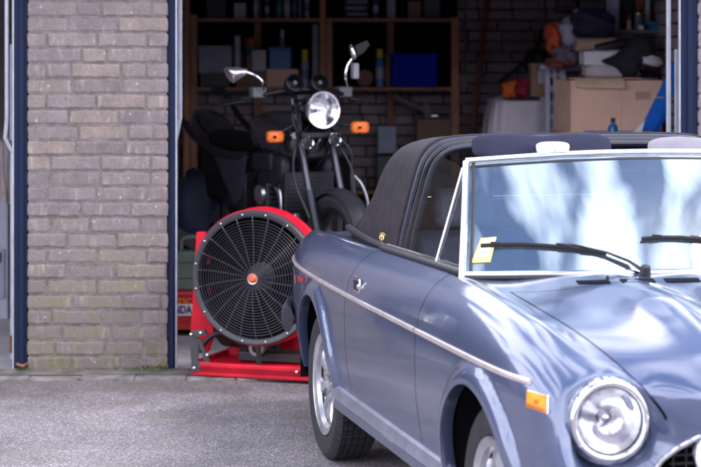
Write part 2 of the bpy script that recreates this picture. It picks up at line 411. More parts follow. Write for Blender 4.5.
garage = thing('garage_building', 'brick garage block with open doorways and dark blue door frames', 'garage', (0, YW, 0))
HD = 2.02
def pillar(x0, x1, seed):
    g = MB(); g.box(((x0+x1)/2, YW+.117, HD/2), (x1-x0-.012, .2275, HD))
    b = g.build('pillar_core', MORTAR, None, smooth=False)
    q = MB(); bricks(q, (x0, YW+.05, 0), (1, 0, 0), (0, -1, 0), x1-x0, HD, seed, dep=.05, ragged=True, jig=.003)
    # side returns of the pillar
    bricks(q, (x0+.05, YW+.22, 0), (0, -1, 0), (-1, 0, 0), .17, HD, seed+1, dep=.05)
    bricks(q, (x1-.05, YW+.05, 0), (0, 1, 0), (1, 0, 0), .17, HD, seed+2, dep=.05)
    b.parent = garage; b.name = 'brick_pillar'; b.location = (0, -YW, 0)
    o = q.build('brick_facing', BRICKS, None, smooth=False); o.parent = b
    return b
pillar(-1.628, -.921, 11)
pillar(1.752, 2.47, 23)
pillar(-5.05, -4.33, 31); pillar(-8.45, -7.73, 35); pillar(-11.85, -11.13, 37)
for x0_, x1_ in ((-7.73, -5.05), (-11.13, -8.45)):  # outer bays left of view, unseen, added for reflections on the car
    g = MB(); w_ = x1_-x0_
    for k in range(18): g.box((x0_+w_*(k+.5)/18, YW+.09+.006*(k % 2), 1.0), (w_/18-.006, .02, 2.0))
    g.box(((x0_+x1_)/2, YW+.12, 1.0), (w_, .02, 2.0)); dr_ = g.build('reflection_garage_door', NAVY, garage, smooth=False, world=True)
# door head, fascia and flat roof
g = MB(); g.box((-4.7, YW+.11, 2.105), (15.5, .2, .165)); g.build('lintel', mat('fascia_paint', (.10, .08, .075), .6, 0, .08, 5), garage, smooth=False, world=True, bevel=.006)
g = MB(); g.box((-4.7, YW+2.65, 2.212), (15.9, 5.6, .045)); g.build('flat_roof', mat('roofing_felt', (.08, .08, .085), .9, 0, .2, 8, bump=.4), garage, smooth=False, world=True)
g = MB(); g.box((-1.2, YW+2.535, 2.145), (8.3, 4.64, .07)); g.build('ceiling', mat('ceiling_boards', (.55, .52, .52), .8, 0, .2, 8), garage, smooth=False, world=True)
# interior walls
YB = 15.15
def iwall(name, o, u, nrm, W, H, seed):
    c = MB(); o, u, nrm = Vector(o), Vector(u), Vector(nrm)
    ctr = o+u*W/2+Vector((0, 0, H/2))-nrm*.03
    c.box(ctr, (abs(u.x)*W+abs(nrm.x)*.075+.001, abs(u.y)*W+abs(nrm.y)*.075+.001, H))
    b = c.build(name, MORTARI, garage, smooth=False, world=True)
    q = MB(); bricks(q, o, u, nrm, W, H, seed, L0=.25, dep=.018, wild=.05, jig=.002)
    f = q.build('brick_facing', BRICKI, None, smooth=False, fix=True); f.parent = b; f.location = -Vector(garage.location)
iwall('back_wall', (-1.25, YB, 0), (1, 0, 0), (0, -1, 0), 3.19, 2.105, 41)
iwall('side_wall', (1.94, YB, 0), (0, -1, 0), (-1, 0, 0), YB-YW-.25, 2.105, 42)
iwall('partition_wall', (-1.25, YW+.25, 0), (0, 1, 0), (1, 0, 0), YB-YW-.25, 2.105, 43)
g = MB(); g.box((-3.0, YB+.05, 1.05), (3.35, .1, 2.1)); g.box((-4.75, 12.75, 1.05), (.1, 4.7, 2.1)); g.box((-1.37, 12.8, 1.05), (.08, 4.6, 2.1))
g.build('neighbour_wall', mat('whitened_wall', (.30, .28, .29), .9, 0, .2, 5, bump=.3), garage, smooth=False, world=True)
# door frames
def frame(x0, x1, y0=YW+.012, y1=YW+.10):
    f = MB(); f.box(((x0+x1)/2, (y0+y1)/2, 1.005), (x1-x0, y1-y0, 2.01))
    f.box(((x0+x1)/2+.004, y0-.004, 1.005), ((x1-x0)*.35, .012, 2.006))
    return f.build('door_post', NAVY, garage, smooth=False, world=True, bevel=.004)
frame(-.919, -.886); frame(-1.696, -1.630, YW+.012, YW+.09); frame(1.668, 1.750)
# thin grey seal beside the posts
for x in (-.880, 1.662, -1.703):
    f = MB(); f.box((x, YW+.03, 1.005), (.009, .03, 2.01)); f.build('door_seal', GALV, garage, smooth=False, world=True, bevel=.002)
# up-and-over door arms: galvanised channel with a jog, shorter guide beside it
def arm(pts, w=.024, dep=.02):
    f = MB(); pts = [Vector(q) for q in pts]
    for a, b in zip(pts, pts[1:]):
        e = (b-a).normalized()*.004
        f.bar(a-e, b+e, w, dep, up=(0, 1, 0))
    f.build('door_arm', GALV, garage, smooth=False, world=True, bevel=.003)
YA = YW+.14
def xz(px, py, d=YA): 
    q = at(px, py, d); return (q.x, q.y, q.z)
arm([xz(180, -26), xz(180, 118), xz(173.5, 150), xz(173.5, 366)], .022)
arm([xz(174.5, 45, YA+.05), xz(174.5, 120, YA+.05)], .012)
arm([xz(7, -26), xz(7, 120), xz(5.5, 138), xz(12.5, 152), xz(12.5, 358)], .020)
arm([xz(668.5, -26), xz(668.5, 366)], .024)
arm([xz(677, 50), xz(677, 366)], .026)
arm([xz(11.5, 45, YA+.05), xz(11.5, 140, YA+.05)], .014)

# unseen brick terrace across the driveway, added for reflections and to block low sky
HB = mat('terrace_brick', (.20, .13, .10), .9, 0, .2, 3)
terr = thing('reflection_terrace', 'long brown brick terrace with white windows facing the garages, unseen, added for reflections', 'house', (0, -26, 0))
g = MB(); g.box((0, -30, 1.6), (46, 8, 3.2)); g.build('wall', HB, terr, smooth=False, world=True)
g = MB(); g.prism([(-4.4, 3.2), (4.4, 3.2), (0, 5.2)], 46.6, lambda u_, v_, w_: Vector((-23.3+w_, -30+u_, v_))); g.build('roof', mat('roof_tiles', (.13, .07, .055), .8, 0, .2, 5), terr, smooth=False, world=True)
for k in range(9):
    for z in (1.6,):
        g = MB(); x = -20+5*k; g.box((x, -25.97, z), (1.9, .1, 1.4)); wn = g.build('window', WHITEP, terr, smooth=False, world=True)
        g = MB(); g.box((x-.45, -25.95, z), (.8, .1, 1.2)); g.box((x+.45, -25.95, z), (.8, .1, 1.2)); q = g.build('pane', mat('dark_pane', (.03, .035, .04), .1), None, smooth=False); q.parent = wn; q.location = -Vector(terr.location)
g = MB(); a_ = at(12.5, 350, YA); g.box((a_.x, a_.y-.004, .12), (.026, .026, .09)); g.build('rusty_foot', mat('rust', (.16, .075, .04), .9, 0, .4, 60, bump=.5), garage, smooth=False, world=True)
# moss and weeds rooted in the joint at the foot of the pillar
g = MB(); rr = random.Random(5)
for _ in range(300):
    px = rr.choice((rr.gauss(152, 16), rr.gauss(120, 25), rr.uniform(28, 168), rr.gauss(24, 3))); o = at(px, 371, YW-.0); o.y = YW-.008-rr.random()*.16*rr.random()*rr.random(); o.z = .014
    h = rr.uniform(.004, .016)*(1.3 if 135 < px < 168 else .7); a = rr.uniform(0, PI); dx = Vector((math.cos(a), math.sin(a), 0))*h*.35; le = Vector((rr.gauss(0, .4), rr.gauss(0, .4), 1))*h
    g.add([o-dx, o+dx, o+dx*.6+le, o-dx*.4+le*1.1], [(0, 1, 2, 3)])
tag(g.build('moss', mat('moss_green', (.10, .12, .045), .9, 0, .4, 40, island=.4), smooth=False, fix=False), 'low moss and weeds growing along the foot of the brick pillar', 'moss', kind='stuff')
g = MB(); c = at(23, 366, YW-.05); c.z = .03
for k in range(7):
    a = k*.9; d = Vector((math.cos(a), math.sin(a)*.6, .35+.3*math.sin(k*2))).normalized(); s_ = Vector((-d.y, d.x, 0)).normalized()
    g.add([c, c+d*.02+s_*.012, c+d*.045, c+d*.022-s_*.012+Vector((0, 0, .006))], [(0, 1, 2, 3)])
tag(g.build('dead_leaf', mat('dead_leaf', (.30, .13, .06), .8, 0, .3, 40), loc=c, smooth=False, fix=False), 'curled brown dead leaf lying at the left foot of the brick pillar', 'leaf')

# ================================================================== SHELVING AND ITS CONTENTS
DS = 14.62      # front plane of the shelf unit
shelf = thing('shelf_unit', 'open timber shelf unit of rough posts and boards against the back wall', 'shelves', (at(325, 0, DS).x, DS, 0))
def zz(py, d): return HC-(py-HY)*d/F
def xx(px, d): return (px-CX)*d/F
for x0, x1, top, m_ in ((183.3, 189.4, -60, WOOD), (190.2, 197, 15, WOODD), (320, 325.6, -60, WOOD), (326.2, 332.3, 18, WOODD), (451.5, 459, 18, WOOD)):
    g = MB(); a, b = xx(x0, DS), xx(x1, DS); t = min(zz(top, DS), 2.085); g.box(((a+b)/2, DS+.03, t/2+.004), (b-a, .05, t))
    g.build('post', m_, shelf, smooth=False, world=True, bevel=.003)
for a, b in ((190, 325), (326, 455)):
    g = MB(); X0, X1 = xx(a, DS+.4), xx(b, DS+.4); g.box(((X0+X1)/2, DS+.44, 1.045), (.05, .05, 2.07)); g.build('post', WOODD, shelf, smooth=False, world=True)
g = MB(); a, b = xx(190, DS+.4), xx(458, DS+.4); zlo = zz(88, DS); g.box(((a+b)/2, DS+.475, (zlo+2.07)/2), (b-a, .01, 2.07-zlo)); g.build('darkening_panel', mat('black_backing', (.012, .010, .012), .9, spec=.1), shelf, smooth=False, world=True)  # near-black sheet added to darken the gaps behind the upper shelves
ZS = [zz(18.5, DS)-.01, zz(87.5, DS)-.01, .62, .2]
for i, z in enumerate(ZS):
    for x0, x1 in ((197.3, 319.6), (332.7, 451.2)):
        g = MB(); a, b = xx(x0, DS), xx(x1, DS); g.box(((a+b)/2, DS+.24, z), (b-a, .46, .022)); g.build('board', WOODD, shelf, smooth=False, world=True, bevel=.002)
def can(px0, px1, py_top, base_z, d, body, cap, label, name='spray_can', cat='can', capfrac=.2, group=None, neck=.8):
    x = (xx(px0, d)+xx(px1, d))/2; r = (xx(px1, d)-xx(px0, d))/2; h = zz(py_top, d)-base_z
    t = thing(name, label, cat, (x, d, base_z), group=group)
    g = MB(); hb = h*(1-capfrac)
    g.lathe([(0, 0), (r*.96, 0), (r, .006), (r, hb*.93), (r*neck, hb*.985), (r*neck*.9, hb), (0, hb)], n=18); g.build('container', body, t)
    if h > .07 and cat in ('can', 'bottle'):
        g = MB(); g.lathe([(r+.0006, hb*.30), (r+.0008, hb*.32), (r+.0008, hb*.66), (r+.0006, hb*.68)], n=18); g.build('label_band', mat('label_'+('pale' if int(px0) % 2 else 'dim'), (.42, .42, .46) if int(px0) % 2 else (.12, .16, .24), .6), t)
    g = MB(); g.lathe([(0, hb), (r*neck, hb+.0005), (r*neck, h*.985), (r*neck*.85, h), (0, h)], n=18); g.build('cap', cap, t)
    return t
def carton(px0, px1, py0, base_z, d, dep, m_, label, name='box', cat='box', rz=0., bev=.004, flaps=False):
    a, b = xx(px0, d), xx(px1, d); h = zz(py0, d)-base_z
    g = MB(); rot = Matrix.Rotation(rz, 3, 'Z')
    g.box((0, dep/2, h/2), (b-a, dep, h), rot)
    o = g.build(name, m_, None, smooth=False, bevel=bev); o.location = ((a+b)/2, d, base_z); return tag(o, label, cat)
BLUEB = mat('dim_blue_label', (.04, .07, .22), .4); TEAL = mat('teal_label', (.03, .14, .17), .4); DKB = mat('dark_bottle', (.02, .025, .05), .3)
YEL = mat('yellow_cap', (.62, .50, .03), .4); BLW = mat('pale_blue_can', (.25, .33, .55), .35, .2); GRYL = mat('grey_label', (.30, .30, .38), .5)
z0 = ZS[0]+.011; d = DS+.08
TOP = [(253.5, 258, -7, GRYL, WHITEP, 'slim grey spray can with white foot, left end of the top shelf bottles'),
       (265, 269, -3, BLUEB, YEL, 'thin dark blue bottle between the slim grey can and the teal bottle'),
       (276, 281.5, -5, TEAL, BLACKP, 'dark teal bottle left of the broad grey tin on the top shelf'),
       (283.5, 290, -8, GRYL, BLACKP, 'broad mottled grey tin on the top shelf'),
       (292.3, 296.6, -9, BLUEB, WHITEP, 'bright blue bottle with white cap on the top shelf'),
       (298.2, 301.8, -4, TEAL, WHITEP, 'thin teal bottle beside the bright blue one'),
       (304.5, 309.5, -9, GRYL, BLUEB, 'grey blue bottle nearest the middle post, white at its foot')]
for a, b, t, m1, m2, lb in TOP: can(a, b, t, z0, d, m1, m2, lb, 'bottle', 'bottle', .18, 'bottles and cans on the top shelf')
carton(234, 245.5, 3, z0, d, .08, mat('pale_carton', (.42, .40, .44), .6), 'small pale carton standing on the top shelf at the left')
for a, b, t, m_, lb in ((206, 226, -5, DKB, 'dark storage tub at the left end of the top shelf'),):
    carton(a, b, t, z0, d+.05, .2, m_, lb, 'storage_tub', 'tub')
# right bay of the top shelf
g = MB()
a, b = xx(345, d), xx(368, d)
t = thing('magazine_stack', 'stack of dark magazines on the top shelf right of the middle post', 'magazines', ((a+b)/2, d, z0))
g.box((0, .1, .095), (b-a, .2, .19)); g.build('stack_block', mat('dark_paper', (.05, .06, .08), .8), t, smooth=False)
for k in range(4):
    g = MB(); g.box((random.uniform(-.008, .008), -.002, .03+.045*k), ((b-a)*.9, .006, .012)); g.build('page_edge', GRYL, t, smooth=False)
can(373, 378.5, -6, z0, d, BLUEB, BLW, 'blue bottle on the top shelf right of the dark magazines', 'bottle', 'bottle', .2, 'bottles and cans on the top shelf')
carton(387, 395.5, -8, z0, d, .1, mat('pale_lilac_card', (.33, .31, .42), .6), 'tall pale lilac carton on the right bay of the top shelf')
carton(408, 421, 1, z0, d, .12, mat('brown_card_dim', (.22, .15, .13), .8), 'small brown carton on the right bay of the top shelf')
carton(424, 440, -6, z0, d+.02, .12, mat('charcoal_case', (.10, .10, .115), .7), 'charcoal case at the right end of the top shelf', 'case', 'case')
# middle shelf, left bay
z1 = ZS[1]+.011
g = MB(); a, b = xx(197.5, d), xx(232, d); t = thing('storage_crate', 'pale grey lidded storage crate on the middle shelf, left bay', 'crate', ((a+b)/2, d, z1)); h = zz(45, d)-z1
g.box((0, .16, h*.44), (b-a-.03, .30, h*.88)); g.build('tub', mat('dark_grey_tub', (.05, .05, .07), .5), t, smooth=False, bevel=.01)
g = MB(); g.box((0, .157, h*.66), (b-a-.004, .32, h*.66)); g.build('pale_panel', mat('pale_tub', (.26, .28, .38), .45), t, smooth=False, bevel=.012)
carton(236, 266, 71, z1, d, .25, mat('brown_card_dim', (.22, .15, .13), .8), 'low brown carton under the papers on the middle shelf')
carton(266.5, 298, 69, z1, d+.02, .25, CARD, 'open brown cardboard carton under the blue box on the middle shelf')
z2 = zz(71, d)
carton(252, 266, 50, z2+.001, d+.01, .02, mat('paper_white', (.5, .5, .56), .7), 'white printed card leaning above the low brown carton', 'card', 'card')
carton(247, 251.5, 54, z2+.001, d+.03, .1, mat('brown_card_dim', (.22, .15, .13), .8), 'narrow brown carton left of the white printed card')
g = MB(); a, b = xx(269, d), xx(291, d); zb = zz(69, d)+.001; hb = zz(47, d)-zb
t = thing('biscuit_tin', 'bright blue rectangular tin with pale speckles on the middle shelf', 'tin', ((a+b)/2, d, zb)); g.box((0, .07, hb*.46), (b-a, .14, hb*.92))
g.build('tin_body', mat('blue_tin', (.04, .17, .42), .4, 0, .5, 60), t, smooth=False, bevel=.006)
g = MB(); g.box((0, .07, hb*.95), (b-a+.006, .146, hb*.1)); g.build('lid', mat('blue_tin_lid', (.05, .12, .28), .4), t, smooth=False, bevel=.004)
can(280, 284.5, 30, zz(47, d)+.002, d+.05, mat('dim_tube', (.2, .22, .3), .4), WORN, 'little white-capped tube standing on the bright blue tin', 'tube_bottle', 'bottle', .45)
can(234, 240.5, 36, z2+.002, d+.1, WORN, WORN, 'small white cup on the low brown carton', 'cup', 'cup', .1, neck=1.08)
t = thing('paint_tin', 'small tin with orange and teal bands on the middle shelf', 'tin', (xx(250.5, d+.16), d+.16, zz(50, d+.16)-.09))
g = MB(); r = .042; g.lathe([(0, 0), (r, 0), (r, .16)], n=16); g.build('container', mat('tealtin', (.03, .16, .17), .4), t)
g = MB(); g.lathe([(r+.001, .115), (r+.001, .175), (0, .176)], n=16); g.build('band', mat('orange_dim', (.40, .08, .03), .5), t)
carton(240, 262, 52, z2+.001, d+.13, .1, mat('dark_case', (.035, .03, .035), .6), 'dark case behind the white printed card', 'case', 'case')
can(300.8, 308.8, 49.5, z1, d, BLW, YEL, 'spray can with yellow cap in the left bay, beside the tall pale panel', 'spray_can', 'can', .3, 'yellow capped spray cans')
carton(312.5, 318.8, 24, z1, d+.02, .3, mat('pale_lilac_panel', (.33, .32, .44), .6), 'tall narrow pale panel standing against the middle post', 'panel', 'panel')
# middle shelf, right bay
can(375.5, 384, 49, z1, d, mat('blue_can', (.07, .22, .55), .35, .2), YEL, 'blue spray can with yellow cap in the right bay, left of the blue crate', 'spray_can', 'can', .24, 'yellow capped spray cans')
a, b = xx(391.5, d), xx(438, d); h = zz(53.5, d)-z1
t = thing('blue_crate', 'deep blue plastic crate on the middle shelf, right bay', 'crate', ((a+b)/2, d, z1))
CB = mat('blue_crate_plastic', (.003, .02, .42), .75, spec=.15)
g = MB(); w = b-a
for q in ((0, 0, w*.97, .008), (0, .3, w*.97, .008)): g.box((0, q[1]+.004, h*.48), (w*.95, .008, h*.96))
for sx in (-1, 1): g.box((sx*w*.475, .155, h*.48), (.008, .3, h*.96))
g.box((0, .155, .006), (w*.95, .3, .01)); g.box((.0, -.003, h*.5), (.01, .008, h*.9)); g.build('crate_body', CB, t, smooth=False, bevel=.003)
g = MB(); g.box((0, -.004, h*.97), (w, .014, h*.06)); g.box((0, .312, h*.97), (w, .014, h*.06)); g.box((-w*.49, .155, h*.97), (.014, .3, h*.06)); g.box((w*.49, .155, h*.97), (.014, .3, h*.06)); g.build('rim', CB, t, smooth=False, bevel=.003)
carton(385, 390.5, 54, z1, d+.02, .12, mat('brown_dim2', (.16, .07, .05), .7), 'narrow red-brown carton squeezed beside the blue crate')
t = thing('cable_drum', 'small dark red cable drum on the middle shelf behind the motorcycle', 'drum', (xx(365, d), d+.06, z1+.065))
g = MB()
for s_ in (-.035, .03): g.lathe([(0, s_), (.06, s_), (.06, s_+.006), (0, s_+.006)], axis=(0, -1, 0), n=20)
g.build('flange', mat('brown_dim3', (.22, .09, .08), .6), t)
g = MB(); g.lathe([(.045, -.03), (.045, .03)], axis=(0, -1, 0), n=20); g.build('cable', BLACKP, t)
# below the middle shelf
zl = .62+.011
a, b = xx(417, d), xx(450, d)
carton(417, 450.5, 119, zl+.12, d, .3, mat('brown_card_low', (.25, .16, .12), .8), 'brown carton on the low shelf at the right post')
carton(417, 450.5, 150, zl, d, .3, DKB, 'dark tub under the brown carton on the low shelf', 'tub', 'tub')
t = thing('power_tool', 'dark power tool with a bright metal tip on top of the low brown carton', 'tool', (xx(425, d), d+.08, zz(119, d)+.003))
g = MB(); g.tube([(-.22, .0, .16), (-.1, 0, .10), (0, 0, .06)], [.035, .03, .028], 12); g.bar((0, 0, .10), (.03, 0, .0), .05, .045); g.build('housing', mat('tool_grey', (.10, .095, .12), .5), t)
g = MB(); g.tube([(.05, -.03, .018), (.09, -.03, .018)], .017, 12); g.build('metal_tip', CHROME, t)
carton(378, 396, 126, .9, d+.02, .1, mat('whiteblue_dim', (.30, .36, .50), .5), 'small white and blue carton behind the right indicator of the motorcycle')
g = MB(); g.box((0, .1, .125), (xx(398, d)-xx(376, d), .2, .25)); o = g.build('storage_tub', DKB, None, smooth=False, bevel=.01); o.location = (xx(387, d), d, .636); tag(o, 'dark tub carrying the small white and blue carton', 'tub')
t = thing('car_tyre', 'spare tyre leaning in the dark behind the motorcycle', 'tyre', (xx(392, 14.3), 14.3, .33))
g = MB(); g.lathe([(.2, -.08), (.29, -.09), (.315, -.06), (.32, 0), (.315, .06), (.29, .09), (.2, .08)], axis=(.25, -1, .1), n=40); g.build('casing', RUBBER, t)
g = MB(); g.lathe([(.0, -.04), (.15, -.05), (.2, -.07), (.205, -.085), (.195, -.09)], axis=(.25, -1, .1), n=40); g.build('rim', STEEL, t)

for k, (px0, px1, h_, lb) in enumerate(((200, 226, .40, 'tall black tub added to darken the left end of the low shelf'), (229, 262, .33, 'wide dark tub added second from the left to darken the low shelf'), (265, 292, .42, 'tall dark tub added third from the left to darken the low shelf'), (294, 317, .30, 'short dark tub added by the middle post to darken the low shelf'), (335, 352, .22, 'small black tub added right of the middle post to darken the low shelf'))):
    g = MB(); w_ = xx(px1, d)-xx(px0, d); g.box((0, .12, h_/2), (w_, .24, h_), taper=1.0); o = g.build('storage_tub', mat('filler_tub_black', (.010, .010, .014), .6, spec=.2), None, smooth=False, bevel=.012); o.location = ((xx(px0, d)+xx(px1, d))/2, d, .635); tag(o, lb, 'tub')  # dark tubs added so the low shelf behind the bike reads near black
    g = MB(); g.box((0, .12, h_+.008), (w_+.012, .252, .016)); q = g.build('lid', mat('filler_tub_lid', (.016, .016, .022), .55, spec=.2), o, smooth=False, bevel=.004)
# ================================================================== BACK AND RIGHT SIDE OF THE GARAGE
t = thing('junction_box', 'pale junction box on the back wall with a conduit rising from it', 'junction box', (xx(464, YB-.05), YB-.02, zz(81, YB)))
g = MB(); g.box((0, -.02, 0), (.05, .05, .11)); g.build('box', mat('junction_plastic', (.30, .29, .31), .5), t, smooth=False, bevel=.006)
g = MB(); g.tube([(.01, -.02, .05), (.012, -.02, .62)], .010, 10); g.build('conduit', mat('conduit_grey', (.18, .18, .19), .5), t)
g = MB(); a = at(470, 160, 14.6); b = at(488, -12, 15.0); g.bar(a, b, .035, .03)
tag(g.build('wooden_batten', mat('reddish_batten', (.17, .06, .05), .7), loc=a, smooth=False), 'reddish wooden batten leaning diagonally on the back brick wall', 'batten')
t = thing('wall_cable', 'thin grey cable clipped down the right part of the back wall', 'cable', at(538, 0, YB-.03)); g = MB(); g.tube([at(537, -11, YB-.03), at(538, 4, YB-.03), at(541, 12, YB-.03), at(541.5, 40, YB-.03)], .007, 8); g.build('cable_run', mat('cable_grey', (.28, .25, .22), .6), t, world=True)

# dust sheet draped over a bench
def cloth(name, top, bot, d0, dep, m_, label, cat, amp=.03, k=9, seed=1, zb=None, tag_=True):
    """top/bot = (px0, px1, py); a draped sheet seen from the front, wrapped round a solid lump"""
    rr = random.Random(seed); ph = [rr.uniform(0, 6) for _ in range(5)]
    rows = []; M = 14; Nn = 200
    (a0, a1, ay), (b0, b1, by) = top, bot
    X0, X1, Z1 = xx(a0, d0), xx(a1, d0), zz(ay, d0); x0, x1, Z0 = xx(b0, d0), xx(b1, d0), zz(by, d0) if zb is None else zb
    for i in range(M+4):
        if i < 3: t_, ins = 0, (.02, .5, .93)[i]
        else: t_, ins = (i-3)/M, 1
        row = []
        for j in range(Nn):
            a = 2*PI*j/Nn; cs, sn = math.cos(a), math.sin(a); e = .38
            ux = math.copysign(abs(cs)**e, cs); uy = math.copysign(abs(sn)**e, sn)
            wx = ((X1-X0)*(1-t_)+(x1-x0)*t_)/2; cx = ((X0+X1)*(1-t_)+(x0+x1)*t_)/2
            wy = dep/2*(1+.25*t_); f = amp*t_**.6*(1.6*abs(math.sin(k*a+ph[0]))**.7-.8+.7*math.sin((k*2)*a+ph[1]+t_*2.5)+.5*math.sin(k*4*a+ph[2]-t_*3))
            z = Z1+(Z0-Z1)*t_-.02*(ins > .9)-.015*math.sin(3*a+ph[3])*(1 if ins < 1 else 0)+(.02*math.sin(5*a+ph[4]) if i == M+3 else 0)
            row.append(Vector((cx+(wx+f+.02)*ux*ins, d0+dep/2+(wy+f)*uy*ins, z)))
        rows.append(row)
    g = MB(); g.grid(rows, closed=True); c = Vector(((x0+x1)/2, d0+dep/2, Z0))
    return tag(g.build(name, m_, loc=c, angle=80), label, cat)
SHEET = mat('dust_sheet', (.85, .78, .88), .85, 0, .1, 5, bump=.2, bscale=120)
cloth('dust_sheet', (497, 553, 98), (478, 560, 160), 13.5, .8, SHEET, 'pale grey dust sheet draped over a bench by the back wall', 'sheet', .055, 7, 2, zb=.02)
cloth('dust_sheet', (-25, 9, 138), (-32, 13, 215), 12.4, .5, mat('left_sheet', (.42, .36, .36), .85), 'beige dust sheet hanging in the neighbouring garage left of the pillar', 'sheet', .02, 9, 3, zb=zz(197, 12.4))
t = thing('tool_cabinet', 'pale grey cabinet under the beige sheet in the neighbouring garage', 'cabinet', (xx(-10, 12.35), 12.35, 0))
g = MB(); g.box((0, .25, (zz(200, 12.35))/2), (xx(8, 12.35)-xx(-28, 12.35), .5, zz(200, 12.35))); g.build('carcass', mat('cabinet_grey', (.36, .36, .46), .5), t, smooth=False, bevel=.008)
g = MB(); g.box((.0, -.008, .28), (.18, .016, .3)); g.build('door', mat('cabinet_door', (.28, .28, .38), .5), t, smooth=False, bevel=.004)
g = MB(); g.box((.06, -.02, .38), (.02, .012, .06)); g.build('handle', BLACKP, t, smooth=False)

def lump(name, px0, px1, py0, py1, d, dep, m_, label, cat, seed=0, rough=.16, e=.6, zoff=0):
    """soft crumpled bag or garment"""
    rr = random.Random(seed); ph = [(rr.uniform(2, 6), rr.uniform(2, 6), rr.uniform(2, 6), rr.uniform(0, 6), rr.uniform(.3, 1)) for _ in range(9)]
    c = Vector(((xx(px0, d)+xx(px1, d))/2, d+dep/2, (zz(py0, d)+zz(py1, d))/2)); sx, sz = (xx(px1, d)-xx(px0, d))/2, (zz(py0, d)-zz(py1, d))/2
    rows = []
    for i in range(25):
        th = PI*i/24; row = []
        for j in range(40):
            a = 2*PI*j/40
            v = Vector((math.sin(th)*math.cos(a), math.sin(th)*math.sin(a), math.cos(th)))
            v = Vector([math.copysign(abs(q)**e, q) for q in v])
            s_ = 1+rough*sum(p[4]*math.sin(p[0]*v.x+p[1]*v.y+p[2]*v.z*1.5+p[3]) for p in ph)/2.2
            s_ += rough*.35*abs(math.sin(7*v.x+5*v.z+ph[0][3]))
            row.append(Vector((v.x*sx, v.y*dep/2, v.z*sz))*s_)
        rows.append(row)
    g = MB(); g.grid(rows, closed=True); o = g.build(name, m_, None, angle=80); o.location = c
    return tag(o, label, cat)
lump('cloth_bag', 502.5, 516, 82, 97, 13.45, .15, mat('orange_cloth', (.75, .16, .02), .7), 'small orange cloth bag lying on the dust sheet', 'bag', 1)
lump('cloth_bag', 513, 531, 79.5, 97, 13.5, .2, mat('crimson_cloth', (.36, .012, .06), .7), 'crimson bag on the dust sheet right of the orange one', 'bag', 2)
carton(531, 547, 63, zz(96.5, 13.4), 13.4, .25, mat('card_mid', (.36, .22, .14), .8), 'upright brown carton between the crimson bag and the metal rack')
carton(538, 545.5, 68, zz(84, 13.35), 13.36, .015, WORN, 'pale label card on the front of the upright brown carton', 'card', 'card')

# metal rack
DR = 13.1
t = thing('metal_rack', 'grey perforated metal rack standing behind the large cardboard box', 'rack', (xx(556, DR), DR, 0))
RK = mat('rack_grey', (.48, .47, .58), .45, .3, .12, 12)
for x0, x1 in ((545.5, 550.5), (553.5, 557), (560.5, 566)):
    g = MB(); g.box(((xx(x0, DR)+xx(x1, DR))/2, DR+.02, zz(70, DR)/2), (xx(x1, DR)-xx(x0, DR), .03, zz(70, DR))); g.build('upright', RK, t, smooth=False, world=True, bevel=.003)
for k in range(5):
    g = MB(); z = zz(75+k*14, DR); g.box(((xx(545, DR)+xx(566, DR))/2, DR+.045, z), (xx(566, DR)-xx(545, DR), .02, .035)); g.build('rung', RK, t, smooth=False, world=True, bevel=.002)
g = MB(); g.box((xx(566, DR), DR+.2, zz(67.5, DR)), (xx(592, DR)-xx(540, DR), .42, .03)); g.build('top_plate', RK, t, smooth=False, world=True, bevel=.003)
for x0, sy in ((548, .38), (588, .38), (588, .02)):
    g = MB(); g.box((xx(x0, DR), DR+sy, zz(70, DR)/2), (.03, .03, zz(70, DR))); g.build('upright', RK, t, smooth=False, world=True)

# workbench carrying the large carton
DB = 12.35
t = thing('workbench', 'timber workbench carrying the large cardboard box', 'workbench', (xx(610, DB), DB, 0))
zb = zz(134, DB)
g = MB(); g.box((xx(617, DB), DB+.3, zb-.02), (xx(672, DB)-xx(558, DB), .66, .036)); g.build('bench_top', WOOD, t, smooth=False, world=True, bevel=.003)
for q in (562, 668):
    for s_ in (.04, .56):
        g = MB(); g.box((xx(q, DB), DB+s_, (zb-.038)/2+.008), (.06, .06, zb-.046)); g.build('leg', WOODD, t, smooth=False, world=True)
# large carton, one corner towards the door
t = thing('cardboard_box', 'large plain brown cardboard box with a folded flap on the workbench', 'box', (xx(572, DB), DB+.03, zb)); hb = zz(80.5, DB)-zb; wb_ = xx(662, DB)-xx(572, DB)
u = Vector((math.cos(R(-4)), math.sin(R(-4)), 0)); v = Vector((-math.sin(R(6)) - .11, math.cos(R(6)), 0)).normalized()
A = Vector((0, 0, 0)); B = A+u*wb_; D_ = A+Vector((-.057, .36, 0)); E_ = B+Vector((-.057, .36, 0)); up = Vector((0, 0, hb))
for nm, (p_, q_) in (('front_panel', (A, B)), ('side_panel', (A, D_)), ('rear_panel', (D_, E_)), ('side_panel', (B, E_))):
    g = MB(); g.add([p_, q_, q_+up, p_+up], [(0, 1, 2, 3)]); g.build(nm, CARD, t, smooth=False, solid=.006)
g = MB(); tp = MB(); tp.box(A+u*(wb_*.55)+Vector((0, -.0045, hb*.5)), (.002, .003, hb*.98)); tp.box(A+u*(wb_*.80)+Vector((0, -.0045, hb*.72)), (.10, .003, .05)); tp.build('tape', mat('brown_tape', (.62, .38, .26), .35), t, smooth=False); f0, f1 = xx(575, DB)-xx(572, DB), xx(624, DB)-xx(572, DB)
g.add([A+u*f0+up+Vector((0, -.004, .004)), A+u*f1+up+Vector((0, -.004, .004)), A+u*f1+up+Vector((.0, -.06, -.045)), A+u*(f0+.05)+up+Vector((0, -.065, -.04)), A+u*(f0-.0)+up+Vector((0, -.06, -.03))], [(0, 1, 2, 3, 4)])
g.build('flap', mat('card_flap', (.88, .66, .48), .85), t, smooth=False, solid=.008)
